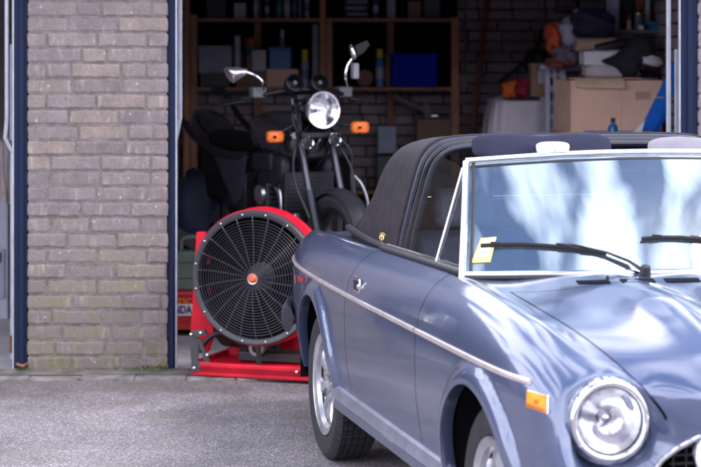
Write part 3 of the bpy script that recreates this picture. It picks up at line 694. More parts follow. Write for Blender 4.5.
g = MB(); g.add([D_+up+v*.01, E_+up, E_+up+Vector((0, -.35, .012)), D_+up+Vector((.05, -.34, .012))], [(0, 1, 2, 3)]); g.build('flap', CARD, t, smooth=False, solid=.006)
zt = zb+hb+.025
DK = DB+.1
lump('folded_mat', 586, 641, 64.5, 78, DK, .26, mat('grey_pad', (.62, .58, .62), .8), 'folded pale grey mat on top of the large cardboard box', 'mat', 5, .05, .35)
carton(583.5, 621, 51.5, zz(64.8, DK), DK, .22, mat('white_box', (.84, .82, .88), .6), 'long white box on the folded grey mat', rz=.03)
g = MB(); g.box((0, -.003, .03), (.07, .004, .05)); 
for k in range(5): g.box((-.03+.015*k, -.004, .03), (.004, .006, .055))
a_, b_ = xx(577.5, DK), xx(618, DK)
g = MB(); r_ = (zz(37.5, DK)-zz(51, DK))/2
g.tube([(a_-.0, DK+.09, zz(51.2, DK)+r_), (b_, DK+.09, zz(51.2, DK)+r_)], r_, 22); tag(g.build('carpet_roll', mat('beige_roll', (.45, .32, .25), .85), loc=((a_+b_)/2, DK+.09, zz(51.2, DK)+r_)), 'short beige roll lying on the long white box', 'roll')
lump('jacket', 576, 616, 10, 37.5, DK, .26, mat('navy_cloth', (.018, .02, .055), .85), 'dark navy jacket heaped on the beige roll', 'jacket', 8, .2, .8)
lump('plastic_bag', 562, 586, 19, 47, DK+.28, .2, mat('greywhite_bag', (.48, .48, .62), .5), 'crumpled grey white plastic bag left of the navy jacket', 'bag', 9, .22, .8)
lump('plastic_bag', 574, 598, 9, 21, DK+.3, .12, mat('greywhite_bag', (.48, .48, .62), .5), 'second grey bag showing above the navy jacket', 'bag', 19, .2, .8)
lump('work_vest', 548, 562, 26, 50, DK+.35, .15, mat('orange_vest', (.62, .10, .03), .7), 'orange work vest hanging left of the crumpled grey bag', 'vest', 10, .25, .8)
lump('plastic_bag', 555, 583, 44, 66, DK+.32, .25, mat('grey_rag', (.22, .2, .26), .8), 'grey rag heap on the metal rack below the orange vest', 'rag', 11, .22, .8)
lump('work_gloves', 548, 572, 58, 68, DK+.3, .12, mat('red_rag', (.20, .05, .05), .8), 'dull red work gloves on the edge of the metal rack', 'gloves', 12, .25, .8)
# dark coat thrown over the stack
g = MB(); P_ = [(598, 60), (612, 57), (628, 44), (634, 33), (652, 36), (658, 50), (650, 58), (638, 66), (636, 80), (622, 78), (618, 68), (604, 64)]
rows = []
cc = Vector((xx(634, DK-.05), DK-.05, zz(58, DK)))
for s_, y_ in ((.02, -.07), (.5, -.065), (.8, -.045), (1., 0), (1.02, .06), (.7, .1)):
    rows.append([cc+(Vector((xx(a, DK), DK-.05, zz(b, DK)))-cc)*s_+Vector((0, y_+.012*math.sin(3*i+7*s_), 0)) for i, (a, b) in enumerate(P_)])
g.grid(rows, closed=True); tag(g.build('coat', mat('black_coat', (.02, .02, .028), .85), loc=cc, sub=2), 'black coat thrown over the right end of the grey mat', 'coat')
t = thing('white_cushion', 'pale cushion half under the black coat', 'cushion', (xx(645, DK), DK, zz(59, DK)))
g = MB(); g.lathe([(0, -.035), (.09, -.03), (.12, 0), (.09, .03), (0, .035)], axis=(.25, 0, 1), n=24); g.build('cover', SHEET, t)
t = thing('frying_pan', 'small steel pan lying on the right rim of the large box', 'pan', (xx(646, DK), DK-.04, zz(83, DK)))
g = MB(); g.lathe([(0, .0), (.055, .0), (.065, .03), (.068, .032), (.06, .008), (0, .006)], n=28); g.build('bowl', STEEL, t)
g = MB(); g.tube([(-.06, 0, .028), (-.15, .02, .04)], .008, 8); g.build('handle', BLACKP, t)
lump('coil_bag', 615, 660, 70, 82, DK+.1, .25, mat('black_coat', (.02, .02, .028), .85), 'black bag squashed between grey mat and large box', 'bag', 14, .15, .6)

# wall shelf at right
DW = 12.75
t = thing('wall_shelf', 'narrow wall shelf with a bracket above the large cardboard box', 'shelf', (xx(640, DW), DW, zz(32, DW)))
g = MB(); g.box(((xx(606, DW)+xx(690, DW))/2, DW+.15, zz(31.5, DW)), (xx(690, DW)-xx(606, DW), .34, .02)); g.build('board', mat('shelf_board', (.22, .19, .2), .7), t, smooth=False, world=True, bevel=.002)
g = MB(); g.box((xx(662.5, DW), DW+.02, (zz(33, DW)+zz(80, DW))/2), (.022, .02, zz(33, DW)-zz(80, DW))); g.build('bracket', GALV, t, smooth=False, world=True)
zs = zz(31.5, DW)+.011
can(634, 643.5, 13, zs, DW, mat('bluegrey_can', (.16, .19, .27), .35, .4), STEEL, 'blue grey paint can with steel lid on the wall shelf', 'paint_can', 'can', .08, neck=.98)
c_ = can(626.5, 631.5, 15, zs, DW-.0, mat('white_tin', (.55, .5, .5), .4), mat('red_cap', (.45, .04, .03), .4), 'narrow white tin with red top left of the paint can', 'glue_tin', 'tin', .35)
can(638.5, 644.5, 25.5, zs, DW-.07, WHITEP, WHITEP, 'tiny white pot in front of the blue grey paint can', 'pot', 'pot', .4)
t = thing('teal_tray', 'shallow teal plastic tray on the wall shelf', 'tray', ((xx(646, DW)+xx(684, DW))/2, DW-.02, zs))
w_ = xx(684, DW)-xx(646, DW); TR = mat('teal_plastic', (.03, .30, .48), .5, spec=.3)
g = MB()
rows = [[Vector((sx*w_/2*q, .13+sy*.12*q, h_)) for sx, sy in ((-1, -1), (1, -1), (1, 1), (-1, 1))] for q, h_ in ((.02, .004), (.82, .004), (1, .04), (1.03, .042))]
g.grid(rows, closed=True); g.build('tray_body', TR, t, smooth=False, solid=.004)
t = thing('picture_frame', 'white rectangular frame standing on the wall shelf', 'frame', (xx(657.5, DW), DW+.16, zs+.02))
g = MB(); zt_ = zz(-18, DW)-zs; w2 = (xx(667, DW)-xx(650.5, DW))/2
for sx in (-1, 1): g.box((sx*(w2-.012), 0, zt_/2), (.03, .02, zt_))
g.box((0, 0, .02), (2*w2-.05, .02, .035)); g.box((0, 0, zt_-.02), (2*w2-.05, .02, .035)); g.build('frame_moulding', mat('frame_white', (.66, .66, .72), .4), t, smooth=False, bevel=.003)
g = MB(); g.box((0, .006, zt_/2), (2*w2-.05, .006, zt_-.06)); g.build('dark_panel', BLACKP, t, smooth=False)
lump('plastic_bag', 608, 620, -8, 31, DW+.02, .1, mat('whiteblue_bag', (.42, .46, .66), .4), 'tall white and blue bag at the left end of the wall shelf', 'bag', 21, .12, .5)
lump('dark_bag', 617, 637, -20, 30.5, DW+.15, .15, mat('dark_bag', (.03, .035, .05), .6), 'dark bag behind the cans on the wall shelf', 'bag', 22, .15, .6)
lump('glove', 636, 644, -6, 12, DW+.12, .08, mat('orange_dim2', (.35, .10, .06), .6), 'faded orange glove behind the paint can', 'glove', 23, .15, .7)

rr_ = random.Random(77)
for px, py, h_, w_, dd, col, lb in ((541, 58, 12, 7, 13.5, (.05, .10, .16), 'dark teal bottle standing behind the small upright carton'), (552, 62, 7, 6, 13.05, (.55, .52, .50), 'small off-white pot on the edge of the metal rack'), (572, 62, 8, 5, 13.0, (.30, .04, .03), 'little red bottle on the metal rack beside the grey rag')):
    zb_ = zz(67.5, DR)+.016 if dd < 13.4 else zz(96, 13.5)
    can(px-w_/2, px+w_/2, py-h_/2 if dd < 13.4 else 54, zb_, dd+.1, mat('clutter_'+lb[:9].replace(' ', '_'), col, .5), BLACKP, lb, 'bottle', 'bottle', .2)
g = MB(); P_ = [at(530+7*math.cos(k*.5)+k*.3, 62+12*math.sin(k*.5), 14.9) for k in range(40)]; g.tube(cr(P_, 2), .012, 6); tag(g.build('cable_coil', BLACKP, loc=P_[0]), 'coil of black cable hanging on the back brick wall right of the batten', 'cable')
g = MB(); P_ = [at(499, 82, 14.8), at(512, 73, 14.8), at(524, 62, 14.8), at(536, 50, 14.8), at(541, 30, 14.85)]; g.tube(cr(P_, 4), .016, 8); tag(g.build('hose', mat('dark_hose', (.03, .035, .05), .5), loc=P_[0]), 'dark hose drooping across the back brick wall above the orange bag', 'hose')
lump('duffel_bag', 559, 580, -4, 12, 14.2, .3, mat('dim_bag', (.16, .13, .15), .8), 'dim mauve bag hanging high at the back above the orange vest', 'bag', 51, .15, .6)
t = thing('shoe', 'dark sneaker with pale sole on the long white box', 'shoe', (xx(612, DK-.02), DK+.02, zz(52, DK)+.004))
g = MB(); g.tube([(-.10, 0, .02), (-.02, 0, .028), (.06, 0, .045), (.10, 0, .05)], [.02, .032, .034, .022], 12); g.build('upper', BLACKP, t)
g = MB(); g.tube([(-.11, 0, .006), (.11, 0, .006)], .012, 8, sq=(.5, 2)); g.build('sole', WORN, t)
# blue folding trolley / ladder at right
LB = mat('ladder_blue', (.003, .13, .62), .5, spec=.3)
t = thing('blue_ramp', 'bright blue loading ramp leaning diagonally behind the right door arm', 'ramp', at(650, 134, 12.0))
def quad3(ps, d, m_, name, th=.03):
    g = MB(); V = [at(x, y, d) for x, y in ps]; g.add(V+[q+Vector((0, th, 0)) for q in V], [tuple(range(len(V))), tuple(reversed(range(len(V), 2*len(V))))]+[(i, (i+1) % len(V), len(V)+(i+1) % len(V), len(V)+i) for i in range(len(V))])
    return g.build(name, m_, t, smooth=False, world=True, bevel=.003)
quad3([(637, 137), (651, 137), (676, 88), (676, 58)], 12.0, LB, 'side_rail', .04)
quad3([(641, 137), (655, 137), (680, 95), (680, 66)], 12.3, LB, 'side_rail', .04)
quad3([(584, 131.3), (636, 131.3), (636, 137), (584, 137)], 12.05, LB, 'foot_bar', .05)
quad3([(655, 97), (664, 97), (664, 98.2), (655, 98.2)], 11.985, YEL, 'yellow_stripe', .012)
quad3([(640, 131.2), (652, 131.2), (652, 132.2), (640, 132.2)], 11.985, YEL, 'yellow_stripe', .012)
t = thing('paper_sheet', 'folded white paper propped against the blue ramp', 'paper', at(636, 134, 11.9))
quad3([(630, 136), (641, 136), (645, 120)], 11.9, WHITEP, 'sheet', .004)
t = thing('glue_bottle', 'small blue bottle with black cap in front of the large cardboard box', 'bottle', at(613, 140, 11.8))
g = MB(); q = 11.8/F
g.lathe([(0, 0), (5*q, 0), (5*q, 12*q), (4*q, 14.5*q), (1.8*q, 16.5*q), (1.8*q, 18*q), (0, 18*q)], n=18); g.build('bottle_body', mat('bottle_blue', (.01, .13, .36), .3), t)
g = MB(); g.lathe([(0, 17.5*q), (2.4*q, 17.5*q), (2.4*q, 22*q), (0, 22*q)], n=16); g.build('cap', BLACKP, t)
t = thing('tool_trolley', 'low blue topped trolley under the small blue bottle, behind the car', 'trolley', (at(613, 141, 11.8).x, 11.75, 0)); zt_ = zz(140, 11.8)
g = MB(); g.box((0, .12, zt_-.02), (.5, .36, .036)); g.build('trolley_top', LB, t, smooth=False)
g = MB(); g.box((0, .12, .42), (.46, .34, zt_*.55)); g.build('drawer_case', LB, t, smooth=False)
for sx in (-1, 1):
    for sy in (-.02, .26):
        g = MB(); g.box((sx*.22, sy, zt_/2-.01), (.03, .03, zt_-.06)); g.build('post', STEEL, t, smooth=False)

# ================================================================== RED FAN, BOX, JERRYCAN
psi = R(19)
fan = thing('blower_fan', 'large round black grilled blower fan in a red frame standing at the garage door', 'fan', ((191-CX)*10.09/F, 10.09, .012), -psi)
g = MB(); W_, D0 = .74, .46
g.box((W_/2, D0/2, .035), (W_, D0, .04))
g.bar((.0, .012, .035), (W_, .012, .035), .024, .066); g.bar((0, D0-.012, .04), (W_, D0-.012, .04), .024, .075)
g.bar((.012, .024, .038), (.012, D0-.024, .038), .024, .07); g.bar((W_-.012, .024, .038), (W_-.012, D0-.024, .038), .024, .07)
g.build('base_tray', REDP, fan, smooth=False, bevel=.006)
fc = Vector((.335, .03, .492)); FR = .327
g = MB(); ax = (0, -1, 0)
g.lathe([(FR+.004, -.105), (FR+.011, -.115), (FR+.014, -.10), (FR+.006, -.09), (FR+.006, -.02), (FR+.011, -.012), (FR+.010, .0), (FR-.01, .0), (FR-.004, -.10), (FR+.004, -.105)], o=fc, axis=ax, n=72)
g.build('shroud', REDP, fan, angle=50)
g = MB(); g.lathe([(FR-.006, .0005), (FR-.010, -.10), (FR-.012, -.16), (.15, -.19), (0, -.20)], o=fc, axis=ax, n=64); g.build('darkening_liner', WELL, fan)  # near-black liner added so the inside of the shroud reads dark
g = MB(); g.lathe([(FR-.030, .0), (FR-.030, .022), (FR-.024, .028), (FR-.002, .028), (FR+.004, .020), (FR+.004, .001), (FR-.030, .0)], o=fc, axis=ax, n=72)
g.build('guard_ring', mat('guard_black', (.045, .042, .05), .4), fan, angle=50)
for k in range(16):
    g = MB(); a = 2*PI*(k+.5)/16; q = fc+Vector((math.cos(a)*(FR-.013), -.028, math.sin(a)*(FR-.013)))
    g.lathe([(0, .006), (.004, .005), (.006, 0)], o=q, axis=ax, n=8); g.build('rivet', CHROME, fan)
WIRE = mat('grille_wire', (.035, .033, .04), .4, .3)
g = MB()
for i in range(19):
    r_ = .034+(FR-.04-.034)*i/18.5; dome = .028+.022*(1-(r_/FR)**2)
    g.tube([fc+Vector((math.cos(2*PI*k/64)*r_, -dome, math.sin(2*PI*k/64)*r_)) for k in range(64)], .0019, 5, closed=True)
g2 = MB()
for k in range(22):
    a = 2*PI*k/22+.08; P_ = []
    for j in range(6):
        r_ = .02+(FR-.045)*j/5; aa = a+.10*(j/5)
        P_.append(fc+Vector((math.cos(aa)*r_, -(.024+.022*(1-(r_/FR)**2)), math.sin(aa)*r_)))
    g2.tube(P_, .0019, 5)
g.build('grille', WIRE, fan); g2.build('grille_spokes', mat('spoke_grey', (.10, .095, .115), .5, .1), fan)
g = MB(); g.lathe([(0, .016), (.012, .015), (.020, .008), (.022, 0)], o=fc+Vector((0, -.052, 0)), axis=ax, n=20); g.build('hub_cap', mat('orange_red_cap', (.75, .10, .03), .35), fan)
g = MB(); g.lathe([(.021, 0), (.027, .001), (.028, -.008), (.02, -.01)], o=fc+Vector((0, -.052, 0)), axis=ax, n=20); g.build('hub_ring', STEEL, fan)
for k in range(7):
    g = MB(); a = 2*PI*k/7+.2; rows = []
    for j in range(7):
        r_ = .07+.24*j/6; tw = R(50-22*j/6); w_ = .075*(1-.25*abs(j-3)/3)
        row = []
        for s_ in (-1, -.3, .4, 1):
            p_ = Vector((s_*w_*math.cos(tw), .09+s_*w_*math.sin(tw)*.8, r_)); row.append(Matrix.Rotation(a, 3, 'Y') @ p_ + fc)
        rows.append(row)
    g.grid(rows); g.build('blade', WELL, fan, solid=.006)
g = MB(); g.lathe([(0, -.06), (.07, -.07), (.075, -.16), (0, -.17)], o=fc, axis=ax, n=28); g.build('hub', BLACKM, fan)
g = MB(); g.box((.335, .36, .30), (.26, .20, .24)); g.tube([(.25, .33, .45), (.42, .33, .45)], .06, 16); g.build('engine', mat('engine_black', (.03, .03, .035), .5), fan, smooth=False, bevel=.02)
g = MB(); g.box((.335, .27, .20), (.05, .05, .30)); g.box((.335, .30, .485), (.6, .03, .03)); g.build('cross_bar', BLACKM, fan, smooth=False)
quads = lambda ps, d, m_, nm, th: None
def fanpoly(ps, d, m_, nm, th, holes=False):
    inv_ = fan.matrix_basis.inverted() if False else Matrix.Rotation(psi, 4, 'Z') @ Matrix.Translation(-Vector(fan.location))
    g = MB(); V = [inv_ @ at(x, y, d) for x, y in ps]; n_ = len(V); bk = Vector((0, th, 0))
    g.add(V+[q+bk for q in V], [tuple(range(n_)), tuple(reversed(range(n_, 2*n_)))]+[(i, (i+1) % n_, n_+(i+1) % n_, n_+i) for i in range(n_)])
    return g.build(nm, m_, fan, smooth=False, bevel=.002)
fanpoly([(196.5, 232), (205, 232), (209, 262), (211, 318), (214, 333), (208, 352), (197, 352), (190.5, 333)], 10.22, REDP, 'frame_plate', .02)
BR = mat('bracket_black', (.05, .05, .055), .45)
fanpoly([(189.5, 333), (197.5, 332), (198.5, 345), (197.5, 361), (208, 362), (219, 366), (220.3, 371.5), (191.5, 372.5)], 10.075, BR, 'bracket', .012)
fanpoly([(197.2, 339), (200.5, 340), (210.5, 362.5), (205, 364.5)], 10.077, BR, 'bracket', .012)
fanpoly([(190, 331), (204, 330), (206, 335), (196, 338)], 10.07, BR, 'bracket', .03)
inv_ = Matrix.Rotation(psi, 4, 'Z') @ Matrix.Translation(-Vector(fan.location))
for q in ((191.5, 334.5), (207.5, 355), (194.5, 368), (217.5, 368.2), (201, 333), (297, 372)):
    g = MB(); g.lathe([(0, .008), (.007, .006), (.008, 0)], o=inv_ @ at(*q, 10.06 if q[0] < 290 else 9.90), axis=(0, -1, 0), n=8); g.build('bolt', CHROME, fan)
g = MB()
for k in range(4):
    P_ = [inv_ @ at(px, py, 10.2+.05*k) for px, py in ((199, 352-k), (205, 342-2*k), (214, 335-k), (224, 334+3*k), (236, 341+k), (246, 350), (238, 353))]
    g.tube(cr(P_, 6), .013, 8)
g.build('hose', BLACKP, fan)
g = MB(); c_ = inv_ @ at(257.5, 348, 10.12)
g.lathe([(.022, -.02), (.038, -.02), (.043, 0), (.038, .02), (.022, .02), (.022, -.02)], o=c_, axis=ax, n=28); g.build('pulley', mat('pulley_grey', (.22, .22, .27), .4, .6), fan)
g = MB(); g.lathe([(0, .01), (.021, .008), (.021, -.02)], o=c_, axis=ax, n=20); g.build('pulley_hub', BLACKM, fan)
g = MB(); g.box((.37, .38, .12), (.62, .10, .14)); g.build('tank_cover', REDP, fan, smooth=False, bevel=.015)
g = MB(); g.box((.36, .22, .085), (.34, .14, .05)); g.build('engine_mount', BLACKM, fan, smooth=False, bevel=.008)
g = MB(); g.tube([(.1, .40, .04), (.335, .40, .17), (.6, .40, .04)], .012, 8); g.tube([(.335, .06, .17), (.335, .06, .06)], .014, 8)
g.build('stand_legs', BLACKM, fan)

dH = 11.55
t = thing('generator', 'red boxy machine with orange lettering and a white maker band behind the fan', 'generator', (xx(186, dH), dH, .008))
zt_, zb_ = zz(291, dH), .008
g = MB(); a, b = xx(158, dH), xx(214, dH)
g.box(((a+b)/2, dH+.16, (zt_+zb_)/2+.02), (b-a, .32, zt_-zb_-.04)); g.build('housing', mat('red_enamel', (.50, .006, .02), .5), t, smooth=False, world=True, bevel=.012)
g = MB(); g.box(((a+b)/2, dH-.004, zz(293.5, dH)), (b-a-.02, .008, .012)); g.build('top_rim', mat('pink_red', (.65, .06, .09), .4), t, smooth=False, world=True)
xc = (at(158, 0, dH).x+at(192.5, 0, dH).x)/2
g = MB(); g.box((xx(176, dH), dH-.003, zz(309.8, dH)), (xx(192.6, dH)-xx(159.5, dH), .004, .066)); g.build('maker_band', WHITEP, t, smooth=False, world=True)
text_mesh('HONDA', .060, mat('letter_dark', (.10, .02, .12), .5), 'lettering', t, (xx(176.4, dH), dH-.008, zz(309.8, dH)), (1, 0, 0), (0, 0, 1), .001, bold=.0022, width=.175)
OR_ = mat('letter_orange', (.70, .24, .01), .5)
text_mesh('MATIC', .046, OR_, 'lettering', t, (xx(177.5, dH), dH-.003, zz(302, dH)+.003), (1, 0, 0), (0, 0, 1), .001, bold=.001, width=.16)
for k, (y0_, y1_) in enumerate(((318.5, 320.5), (323.5, 329.5))):
    g = MB(); g.box((xx(183, dH), dH-.002, zz((y0_+y1_)/2, dH)), (xx(193, dH)-xx(174, dH), .004, (y1_-y0_)*dH/F)); g.build('stripe', mat('orange_stripe', (.46, .035, .01), .6), t, smooth=False, world=True)
for sx in (a+.04, b-.04):
    g = MB(); g.box((sx, dH+.15, .022), (.04, .2, .028)); g.build('foot', BLACKP, t, smooth=False, world=True)
# jerrycan on it
OL = mat('olive_green', (.13, .18, .14), .5, 0, .15, 20)
t = thing('jerrycan', 'dull green metal jerrycan with top handles standing on the red machine', 'jerrycan', (xx(187, dH), dH+.1, zt_))
a, b = xx(174.5, dH), xx(207, dH); h0 = zz(252, dH)-zt_
g = MB(); pr = [(a, 0), (b, 0), (b, h0*.86), (b-.02, h0), (a+.02, h0), (a, h0*.86)]
g.prism(pr, .15, lambda u_, v_, w_: Vector((u_, dH+.03+w_, zt_+v_))); g.build('can_body', OL, t, smooth=False, world=True, bevel=.012)
g = MB()
for q in (.35, .75): g.box(((a+b)/2, dH+.026, zt_+h0*q), (b-a-.03, .012, .014))
g.build('rib', OL, t, smooth=False, world=True, bevel=.004)
for yq in (.06, .10, .14):
    g = MB(); g.tube(cr([(a+.03, dH+yq, zt_+h0-.005), (a+.035, dH+yq, zt_+h0+.055), (a+.06, dH+yq, zt_+h0+.075), (b-.06, dH+yq, zt_+h0+.075), (b-.035, dH+yq, zt_+h0+.05), (b-.03, dH+yq, zt_+h0-.005)], 5), .009, 8); g.build('handle', OL, t, world=True)
lump('tarpaulin', 172, 218, 176, 262, 12.0, .5, mat('navy_tarp', (.02, .028, .06), .7), 'dark blue tarpaulin bundled below the tail of the motorcycle', 'tarpaulin', 31, .10, .6)
t = bpy.data.objects['tarpaulin']; 
g = MB(); g.box((xx(196, 12.0), 12.25, .17), (.42, .42, .32)); tag(g.build('plastic_tub', DKB, loc=(xx(196, 12.0), 12.25, .01), smooth=False, bevel=.01), 'black tub under the dark blue tarpaulin', 'tub')

# ================================================================== MOTORCYCLE
beta = R(28); PZ = .25
g = MB(); g.box((0, 0, .215), (2.2, .5, .05))
for sx in (-1, 1):
    for k in range(2): g.bar((sx*.95, (-1)**k*.2, .012), (-sx*.3, (-1)**k*.2, .19), .04, .03)
o = g.build('lift_table', BLACKM, None, smooth=False, bevel=.004); o.location = (-.173-.6*math.sin(beta), 10.9+.6*math.cos(beta), 0); o.rotation_euler = (0, 0, -PI/2+beta)
tag(o, 'low black lift table the motorcycle stands on', 'lift table')
bike = thing('motorcycle', 'black motorcycle with round chrome headlight parked inside the garage', 'motorcycle', (-.173, 10.9, PZ-.01), -PI/2+beta)
BK = mat('bike_black', (.012, .013, .018), .12, 0, .15, 10, coat=1.); ENG = mat('engine_alloy', (.08, .08, .09), .5, .8, .2, 20)
BKM = mat('bike_satin', (.012, .012, .016), .45, spec=.35); SEAT = mat('seat_vinyl', (.008, .008, .010), .6, spec=.2)
def wheel_m(x, z, r, w, parent, spokes=5):
    g = MB(); pr = [(r-.07, -w*.38), (r-.03, -w*.5), (r-.008, -w*.4), (r, -w*.18), (r+.002, 0), (r, w*.18), (r-.008, w*.4), (r-.03, w*.5), (r-.07, w*.38)]
    wh = bpy.data.objects.new('wheel', None)
    g.lathe(pr, o=(x, 0, z), axis=(0, 1, 0), n=64, fn=lambda i, k, q: q-(.005 if (i in (3, 5) and k % 4 == 0) else 0)); t_ = g.build('tyre', RUBBER, parent)
    g = MB(); rr_ = r-.07; g.lathe([(rr_-.02, -w*.3), (rr_+.003, -w*.4), (rr_+.003, -w*.3), (rr_-.012, 0), (rr_+.003, w*.3), (rr_+.003, w*.4), (rr_-.02, w*.3), (rr_-.03, 0), (rr_-.02, -w*.3)], o=(x, 0, z), axis=(0, 1, 0), n=48)
    for k in range(spokes):
        a = 2*PI*k/spokes+.3; d_ = Vector((math.cos(a), 0, math.sin(a))); g.bar(Vector((x, 0, z))+d_*.03, Vector((x, 0, z))+d_*(rr_-.02), .028, .03, up=(0, 1, 0))
    g.lathe([(0, -.05), (.035, -.05), (.035, .05), (0, .05)], o=(x, 0, z), axis=(0, 1, 0), n=20); g.build('rim', BKM, t_)
    g = MB(); g.lathe([(.07, -.062), (.14, -.062), (.14, -.066), (.07, -.066), (.07, -.062)], o=(x, 0, z), axis=(0, 1, 0), n=40); g.build('brake_disc', STEEL, t_)
wheel_m(.235, .315, .315, .12, bike); wheel_m(-1.22, .31, .31, .14, bike)
for s_ in (-1, 1):
    g = MB(); g.tube([(-.115, s_*.095, 1.12), (.10, s_*.095, .60)], .019, 14); g.build('fork_tube', mat('fork_dim', (.09, .09, .11), .3, .8), bike)
    g = MB(); g.tube([(.085, s_*.095, .64), (.235, s_*.09, .30)], [.024, .027], 14); g.build('fork_leg', mat('fork_grey', (.03, .03, .04), .4, .5), bike)
g = MB(); rows = []
for k in range(17):
    a = R(20+k*8.5); row = []
    for j in range(7):
        e = -1+2*j/6; r_ = .345-.02*e*e*1.4; row.append(Vector((.235+math.cos(a)*r_, e*.064, .315+math.sin(a)*r_)))
    rows.append(row)
g.grid(rows); g.build('mudguard', mat('guard_grey', (.022, .022, .028), .45, .0, spec=.3), bike, solid=.004)
g = MB(); g.lathe([(.0, -.13), (.05, -.125), (.085, -.07), (.096, 0), (.098, .012)], o=(.045, 0, 1.065), axis=(1, 0, .02), n=36); hl = g.build('headlight', BK, bike)
g = MB(); g.lathe([(.099, -.005), (.102, .008), (.098, .02), (.088, .018), (.086, .008)], o=(.045, 0, 1.065), axis=(1, 0, .02), n=40); g.build('rim', CHROME, hl)
g = MB(); g.lathe([(.0, -.05), (.04, -.045), (.087, .008)], o=(.045, 0, 1.065), axis=(1, 0, .02), n=36, fn=lambda i, k, r: r*(1+.04*(k % 2))); g.build('reflector', mat('reflector_facets', (.85, .85, .88), .16, 1., .15, 60), hl)
g = MB(); g.lathe([(0, .03), (.04, .027), (.07, .02), (.087, .009)], o=(.045, 0, 1.065), axis=(1, 0, .02), n=36); g.build('lens', glass_mat('bike_lens', (.9, .9, .92), 1.5), hl)
g = MB(); g.tube([(.0, 0, 1.065), (.05, 0, 1.065)], .014, 10); g.build('bulb', CHROME, hl)
for s_, yy in ((-1, -.105), (1, .058)):
    t_ = MB(); t_.lathe([(0, -.03), (.026, -.03), (.036, 0), (.036, .008)], o=(.08, yy, .895+.012*(s_ > 0)), axis=(1, 0, .1), n=24); ob = t_.build('horn', BKM, bike)
    t_ = MB(); t_.lathe([(.034, .0), (.038, .006), (.034, .012), (.029, .006), (.034, 0)], o=(.08, yy, .895+.012*(s_ > 0)), axis=(1, 0, .1), n=28); t_.build('rim', CHROME, ob)
    t_ = MB(); t_.lathe([(0, .0), (.008, .008), (.03, .002)], o=(.08, yy, .895+.012*(s_ > 0)), axis=(1, 0, .1), n=24); t_.build('grille', BKM, ob)
for yy in (-.115, .035):
    t_ = MB(); t_.lathe([(0, -.05), (.042, -.045), (.052, 0), (.052, .02), (.046, .024)], o=(-.06, yy, 1.20), axis=(1, 0, .5), n=26); ob = t_.build('gauge', BKM, bike)
    t_ = MB(); t_.lathe([(0, .022), (.012, .022)], o=(-.06, yy, 1.20), axis=(1, 0, .5), n=26); t_.build('dial', STEEL, ob)
for q_ in ((-.03, 0, 1.13), (.02, 0, .93)):
    g = MB(); g.box(q_, (.055, .24, .032)); g.build('yoke', BKM, bike, smooth=False, bevel=.008)
g = MB(); g.tube(cr([(-.36, -.40, 1.10), (-.25, -.33, 1.12), (-.10, -.12, 1.17), (-.08, 0, 1.17), (-.10, .12, 1.17), (-.25, .33, 1.12), (-.36, .40, 1.10)], 5), .012, 10); hb_ = g.build('handlebar', BKM, bike)
for s_ in (-1, 1):
    g = MB(); g.tube([(-.25, s_*.33, 1.12), (-.36, s_*.40, 1.10)], .018, 12); g.build('grip', BLACKP, hb_)
    g = MB(); g.tube([(-.20, s_*.30, 1.12), (-.18, s_*.34, 1.11), (-.26, s_*.43, 1.09)], .007, 8); g.build('lever', BLACKM, hb_)
    g = MB(); g.box((-.2, s_*.26, 1.155), (.06, .085, .06)); g.build('switch_box', mat('reservoir_grey', (.10, .11, .12), .4), hb_, smooth=False, bevel=.01)
# mirrors
binv = Matrix.Rotation(-(-PI/2+beta), 4, 'Z') @ Matrix.Translation(-Vector(bike.location))
def bl(px, py, d): return binv @ at(px, py, d)
MD = 10.86
outl = [(223, 69), (226, 67.2), (236, 67), (247.5, 69), (248.5, 73), (242, 78), (234, 83.5), (231, 82.5), (226, 76)]
g = MB(); cM = Vector((0, 0, 0)); V = [bl(x, y, MD) for x, y in outl]
for q in V: cM += q/len(V)
fw = bl(236, 74, MD-.03)-bl(236, 74, MD)
rows = [[cM+(q-cM)*.05+fw*.75 for q in V], [cM+(q-cM)*.6+fw*.6 for q in V], [cM+(q-cM)*.9+fw*.25 for q in V], [q for q in V], [cM+(q-cM)*.96-fw*.3 for q in V], [cM+(q-cM)*.05-fw*.3 for q in V]]
g.grid(rows, closed=True); mr_ = g.build('mirror', mat('mirror_silver', (.62, .62, .64), .18, .9), bike, angle=60)
g = MB(); g.tube(cr([bl(246, 72, MD), bl(256, 76, MD), bl(262.5, 82, MD), bl(263.5, 90, MD+.05)], 5), .0065, 8); g.build('stalk', CHROME, mr_)
outl = [(349, 46), (351, 44), (353, 47), (358, 40), (362, 42), (361, 53), (356, 60), (352.5, 60), (349.5, 52)]
outl = [(349.5, 45), (352, 44), (354, 50), (357, 57), (355, 60), (352, 58), (350, 51)]
g = MB(); V = [bl(x, y, MD) for x, y in outl]; cM = Vector((0, 0, 0))
for q in V: cM += q/len(V)
g.grid([[cM+(q-cM)*.05+fw*.5 for q in V], [cM+(q-cM)*.8+fw*.4 for q in V], [q for q in V], [q-fw*1.2 for q in V], [cM+(q-cM)*.05-fw*1.6 for q in V]], closed=True); mr_ = g.build('mirror', mat('mirror_silver', (.62, .62, .64), .18, .9), bike, angle=60)
g = MB(); g.tube(cr([bl(352, 59, MD), bl(347.5, 66, MD), bl(345.5, 76, MD), bl(347, 86, MD+.05)], 5), .0065, 8); g.build('stalk', CHROME, mr_)
g = MB(); V = [bl(x, y, MD+.05) for x, y in ((354, 46), (367, 40), (370, 45), (364, 53), (357, 57))]
